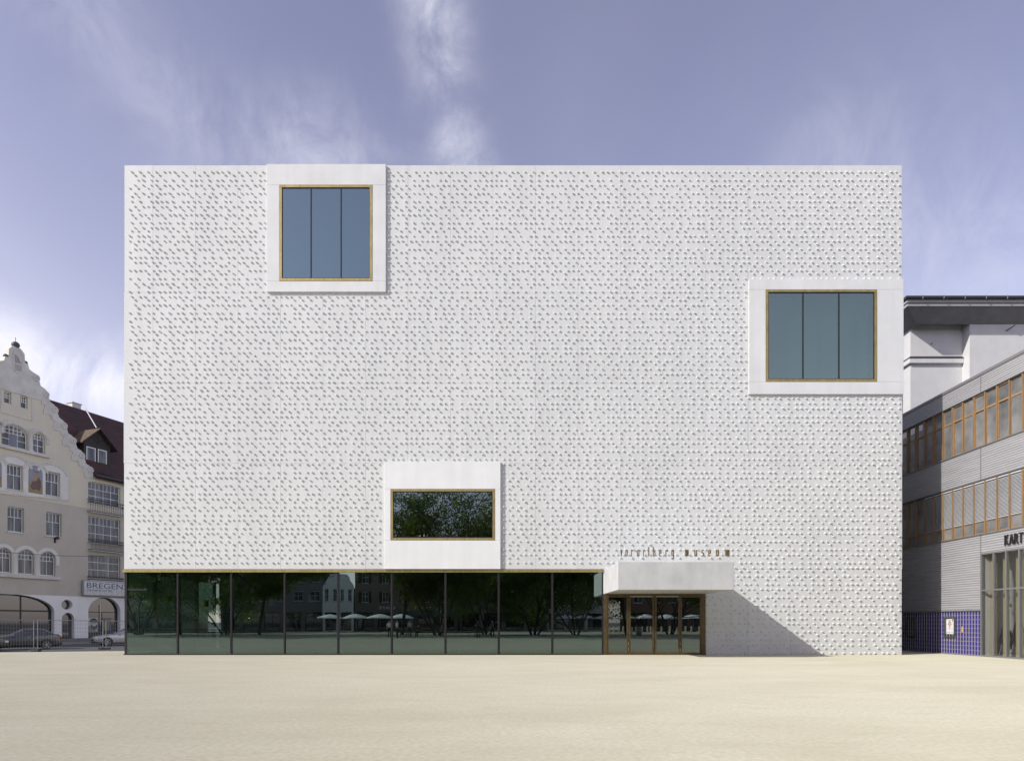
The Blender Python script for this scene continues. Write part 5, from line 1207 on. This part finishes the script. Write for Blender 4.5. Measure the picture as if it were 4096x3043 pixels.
# --- parasols
CLOTH = mat('white_canvas', (0.80,0.80,0.79), 0.8)
def parasol_meshes():
    c = MB(); n = 8
    for k in range(n):
        a0, a1 = 2*math.pi*k/n, 2*math.pi*(k+1)/n
        for ra_, za, rb_, zb in ((0.0,2.75,0.9,2.58),(0.9,2.58,1.9,2.22)):
            c.add([(ra_*math.cos(a0),ra_*math.sin(a0),za),(rb_*math.cos(a0),rb_*math.sin(a0),zb),(rb_*math.cos(a1),rb_*math.sin(a1),zb),(ra_*math.cos(a1),ra_*math.sin(a1),za)], [(0,1,2,3)] if ra_ else [(0,1,2)])
        c.add([(1.9*math.cos(a0),1.9*math.sin(a0),2.22),(1.9*math.cos(a0),1.9*math.sin(a0),2.06),(1.9*math.cos(a1),1.9*math.sin(a1),2.06),(1.9*math.cos(a1),1.9*math.sin(a1),2.22)], [(0,1,2,3)])
    p = MB().tube([(0,0,0),(0,0,2.8)], 0.035, 8); b = MB(); b.lathe([(0.0,0.12),(0.36,0.10),(0.42,0.0)], 14); r_ = MB()
    for k in range(n): a = 2*math.pi*k/n; r_.tube([(0.03*math.cos(a),0.03*math.sin(a),2.1),(1.2*math.cos(a),1.2*math.sin(a),2.42)], 0.012, 4)
    out = []
    for m_, nm, mt in ((c,'canopy',CLOTH),(p,'pole',ALU),(b,'base',CONCB),(r_,'struts',ALU)):
        me = m_.mesh(nm); me.materials.append(mt); out.append((nm, me))
    return out
PM = parasol_meshes()
names_ = ['first','second','third','fourth','fifth','sixth','seventh','eighth','ninth','tenth','eleventh']
for i, (x, y) in enumerate([(-27.3,-70),(-23.6,-70.5),(-19.8,-70),(-16.8,-71.5),(9.3,-84),(12.4,-84.5),(15.6,-84),(17.6,-75),(21.0,-75.5),(24.2,-75),(28.6,-75.4)]):
    t = thing('parasol', 'white cafe parasol, %s from the street in the mirrored row' % names_[i], 'parasol', (x, y, 0), i*0.37, 'white parasols mirrored in the glass')
    for nm, me in PM: inst(nm, me, t, (0,0,0))
# --- bollards
bo = MB(); bo.lathe([(0.0,0.95),(0.11,0.93),(0.115,0.90),(0.115,0.0)], 12); bme = bo.mesh('bollard'); bme.materials.append(mat('bollard_beige', (0.78,0.72,0.58), 0.5))
dk = KP
for i, px in enumerate((2437,2455,2475,2493,2528,2545,2568,2590,2603,2646,2680,2707,2744,2766,2797)):
    Yb = (-66, -62, -66, -64, -52, -52, -63, -63, -58, -64, -65, -65, -65, -65, -66)[i]; o = bpy.data.objects.new('bollard', bme); col.objects.link(o); o.location = ((px-2048)*dk*(DIST-Yb), Yb, 0)
    tag(o, 'slim beige bollard, %s from the cafe side, mirrored in the entrance doors' % (names_ + ['twelfth','thirteenth','fourteenth','fifteenth'])[i], 'bollard', 'bollards mirrored in the doors')
bn = thing('litter_bin', 'grey cylindrical litter bin mirrored in the second entrance door', 'bin', ((2557-2048)*dk*(DIST+44), -44, 0))
MB().lathe([(0.26,0.0),(0.27,0.02),(0.27,0.95),(0.25,1.0)], 18).build('body', ALU, bn, smooth=True); MB().lathe([(0.28,1.0),(0.28,1.05),(0.10,1.08)], 18).build('lid', ZINC, bn)
# --- curved benches
SLAT = mat('bench_slats', (0.07,0.06,0.05), 0.7)
def bench(label, cx, cy, rad, a0, a1):
    t = thing('curved_bench', label, 'bench', (cx, cy, 0)); n = max(6, int(rad*abs(a1-a0)/0.35))
    for dr_, z in ((0.0,0.45),(0.14,0.46),(0.28,0.45)):
        mb = MB(); mb.tube([((rad-dr_)*math.cos(a0+(a1-a0)*i/n), (rad-dr_)*math.sin(a0+(a1-a0)*i/n), z) for i in range(n+1)], 0.05, 4); mb.build('seat_slat', SLAT, t)
    for z in (0.66, 0.82):
        mb = MB(); mb.tube([((rad-0.36)*math.cos(a0+(a1-a0)*i/n), (rad-0.36)*math.sin(a0+(a1-a0)*i/n), z) for i in range(n+1)], 0.035, 4); mb.build('back_slat', SLAT, t)
    for i in range(0, n+1, 2):
        a = a0+(a1-a0)*i/n; c, s = math.cos(a), math.sin(a)
        MB().tube([((rad+0.02)*c,(rad+0.02)*s,0.0),(rad*c,rad*s,0.42),((rad-0.3)*c,(rad-0.3)*s,0.42),((rad-0.38)*c,(rad-0.38)*s,0.85)], 0.014, 5).build('leg', GALV, t); MB().tube([((rad-0.28)*c,(rad-0.28)*s,0.42),((rad-0.40)*c,(rad-0.40)*s,0.0)], 0.014, 5).build('leg', GALV, t)
bench('long curved dark bench mirrored under the trees near the street corner', -36.5, -52, 13.5, R(35), R(110))
bench('curved dark bench mirrored under the trees in the middle panes', -7.0, -47, 9.0, R(60), R(125))
# --- bicycle
bk = thing('bicycle', 'bicycle standing beside the person in the white shirt, mirrored', 'bicycle', (-10.0, -33.6, 0), R(12))
for x in (-0.52, 0.52):
    wh = MB(); wh.tube([(x+0.34*math.cos(2*math.pi*i/20), 0, 0.36+0.34*math.sin(2*math.pi*i/20)) for i in range(21)], 0.018, 6, cap=False); w = wh.build('wheel', TYRE, bk)
    sp3 = MB()
    for i in range(10): sp3.tube([(x,0,0.36),(x+0.33*math.cos(i*0.628),0,0.36+0.33*math.sin(i*0.628))], 0.003, 3, cap=False)
    sp3.build('spokes', GALV, w)
mb = MB()
for a, b in (((-0.52,0.36),(-0.18,0.86)),((-0.18,0.86),(0.36,0.84)),((0.36,0.84),(-0.05,0.36)),((-0.05,0.36),(-0.18,0.92)),((-0.05,0.36),(-0.52,0.36)),((0.52,0.36),(0.34,0.98))): mb.tube([(a[0],0,a[1]),(b[0],0,b[1])], 0.018, 6)
mb.build('frame', P_GREY, bk); MB().tube([(0.30,-0.28,1.02),(0.36,0,1.0),(0.30,0.28,1.02)], 0.014, 6).build('handlebar', GALV, bk); MB().box(-0.32, -0.08, -0.07, 0.07, 0.92, 0.97).build('saddle', TYRE, bk, bevel=0.03)
# --- people: one skinned body each
def person(label, loc, rz, cloth, J=None):
    """cloth: shirt, trousers, hair; J overrides joints; the figure faces local -y"""
    P = {'pel':(0,0,0.95),'wst':(0,0.01,1.10),'chs':(0,0.0,1.32),'nck':(0,0.01,1.49),'hd0':(0,-0.01,1.57),'hd1':(0,-0.015,1.66),'hd2':(0,0,1.73),
         'shL':(-0.19,0,1.42),'elL':(-0.25,0.03,1.14),'wrL':(-0.25,-0.06,0.90),'haL':(-0.25,-0.09,0.80),'shR':(0.19,0,1.42),'elR':(0.25,0.03,1.14),'wrR':(0.25,-0.06,0.90),'haR':(0.25,-0.09,0.80),
         'hpL':(-0.10,0,0.90),'knL':(-0.11,-0.02,0.50),'anL':(-0.11,0.02,0.09),'toL':(-0.12,-0.15,0.035),'hpR':(0.10,0,0.90),'knR':(0.11,-0.02,0.50),'anR':(0.11,0.02,0.09),'toR':(0.12,-0.15,0.035)}
    P.update(J or {})
    rad = {'pel':(.15,.11),'wst':(.135,.10),'chs':(.165,.11),'nck':(.055,.055),'hd0':(.075,.085),'hd1':(.085,.10),'hd2':(.06,.07),'sh':(.06,.06),'el':(.042,.042),'wr':(.03,.03),'ha':(.028,.04),'hp':(.09,.095),'kn':(.058,.06),'an':(.042,.045),'to':(.038,.03)}
    E = [('pel','wst',0),('wst','chs',0),('chs','nck',0),('nck','hd0',2),('hd0','hd1',2),('hd1','hd2',3)]
    for s in 'LR': E += [('chs','sh'+s,0),('sh'+s,'el'+s,0),('el'+s,'wr'+s,2),('wr'+s,'ha'+s,2),('pel','hp'+s,1),('hp'+s,'kn'+s,1),('kn'+s,'an'+s,1),('an'+s,'to'+s,4)]
    keys = list(P); me = bpy.data.meshes.new('person'); me.from_pydata([P[k] for k in keys], [(keys.index(a), keys.index(b)) for a, b, _ in E], [])
    o = bpy.data.objects.new('person', me); col.objects.link(o); md = o.modifiers.new('skin', 'SKIN'); sv = me.skin_vertices[0].data
    for i, k in enumerate(keys): sv[i].radius = rad.get(k, rad.get(k[:2])); sv[i].use_root = k == 'pel'
    o.modifiers.new('sub', 'SUBSURF').levels = 1
    dg = bpy.context.evaluated_depsgraph_get(); nm = bpy.data.meshes.new_from_object(o.evaluated_get(dg)); o.modifiers.clear(); o.data = nm
    for m_ in (*cloth[:2], mats['skin'], cloth[2], mats['tyre']): nm.materials.append(m_)
    for p in nm.polygons:
        c = p.center; best = (9, 0)
        for a, b, k in E:
            A_, B_ = Vector(P[a]), Vector(P[b]); d_ = B_-A_; t = max(0, min(1, (c-A_).dot(d_)/max(1e-9, d_.length_squared))); best = min(best, ((c-A_-d_*t).length, k))
        k = best[1]
        if k == 2 and c.z > P['hd0'][2] and c.y > P['hd1'][1]+0.03: k = 3
        p.material_index = k; p.use_smooth = True
    o.location = loc; o.rotation_euler = (0,0,rz); tag(o, label, 'person', 'people on the square mirrored in the glass'); return o
mat('skin', (0.42,0.27,0.20), 0.6)
WS, BL, DKJ, GRN, BRN, HB = (mat(n_, c_, 0.85) for n_, c_ in (('white_shirt',(0.75,0.76,0.78)),('dark_trousers',(0.03,0.032,0.04)),('dark_jacket',(0.035,0.037,0.042)),('mint_top',(0.35,0.48,0.45)),('brown_coat',(0.09,0.055,0.04)),('brown_hair',(0.05,0.03,0.02))))
SEAT = {'pel':(0,0.02,0.52),'wst':(0,0.04,0.68),'chs':(0,0.0,0.90),'nck':(0,-0.02,1.07),'hd0':(0,-0.04,1.15),'hd1':(0,-0.05,1.24),'hd2':(0,-0.04,1.31),'shL':(-0.19,0,1.0),'elL':(-0.24,-0.08,0.74),'wrL':(-0.14,-0.30,0.62),'haL':(-0.10,-0.38,0.60),'shR':(0.19,0,1.0),'elR':(0.24,-0.08,0.74),'wrR':(0.14,-0.30,0.62),'haR':(0.10,-0.38,0.60),
        'hpL':(-0.10,-0.02,0.50),'knL':(-0.13,-0.45,0.50),'anL':(-0.13,-0.46,0.10),'toL':(-0.13,-0.62,0.04),'hpR':(0.10,-0.02,0.50),'knR':(0.13,-0.45,0.50),'anR':(0.13,-0.40,0.10),'toR':(0.13,-0.56,0.04)}
STOOP = {'wst':(0,-0.03,1.10),'chs':(0,-0.14,1.29),'nck':(0,-0.24,1.43),'hd0':(0,-0.29,1.49),'hd1':(0,-0.33,1.57),'hd2':(0,-0.33,1.64),'shL':(-0.19,-0.17,1.38),'elL':(-0.26,-0.26,1.14),'wrL':(-0.12,-0.46,1.30),'haL':(-0.07,-0.52,1.36),'shR':(0.19,-0.17,1.38),'elR':(0.26,-0.26,1.14),'wrR':(0.12,-0.46,1.30),'haR':(0.07,-0.52,1.36)}
POINT = {'elL':(-0.44,-0.10,1.50),'wrL':(-0.62,-0.22,1.66),'haL':(-0.68,-0.27,1.72)}
person('standing person in white shirt and dark trousers beside the bicycle, mirrored', (-11.0,-33.2,0), R(100), (WS, BL, HB))
person('standing person in white top half hidden by a mullion, mirrored', (-11.9,-34.0,0), R(150), (WS, BL, HB))
person('person in mint top standing behind the bicycle, mirrored', (-10.3,-36.5,0), R(190), (GRN, BL, HB))
person('seated person in brown coat at the bench end, mirrored', (-9.6,-38.2,0), R(205), (BRN, BL, HB), SEAT)
person('seated person in grey sitting alone on the middle bench, mirrored', (-7.2,-38.0,0), R(180), (mat('grey_cloth', (0.16,0.15,0.14), 0.9), BL, HB), SEAT)
person('photographer in dark jacket stooping over the tripod camera, mirrored', (-3.3,-34.1,0), R(180), (DKJ, BL, HB), STOOP)
person('assistant in dark clothes pointing with one raised arm, mirrored', (-1.9,-34.3,0), R(170), (mat('slate_shirt', (0.09,0.095,0.105), 0.9), BL, HB), POINT)
tp = thing('tripod_camera', 'camera on a dark tripod in front of the photographer, mirrored', 'camera', (-3.3, -33.4, 0))
for k in range(3): a = R(90+120*k); MB().tube([(0,0,1.25),(0.45*math.cos(a),0.45*math.sin(a),0)], 0.016, 6).build('leg', DARKM, tp)
MB().box(-0.09, 0.09, -0.10, 0.07, 1.27, 1.45).build('camera_body', DARKM, tp, bevel=0.02); MB().lathe([(0.05,0.07),(0.06,0.18),(0.045,0.18)], 14, (0,0,1.36), axis='y').build('lens', DARKM, tp)
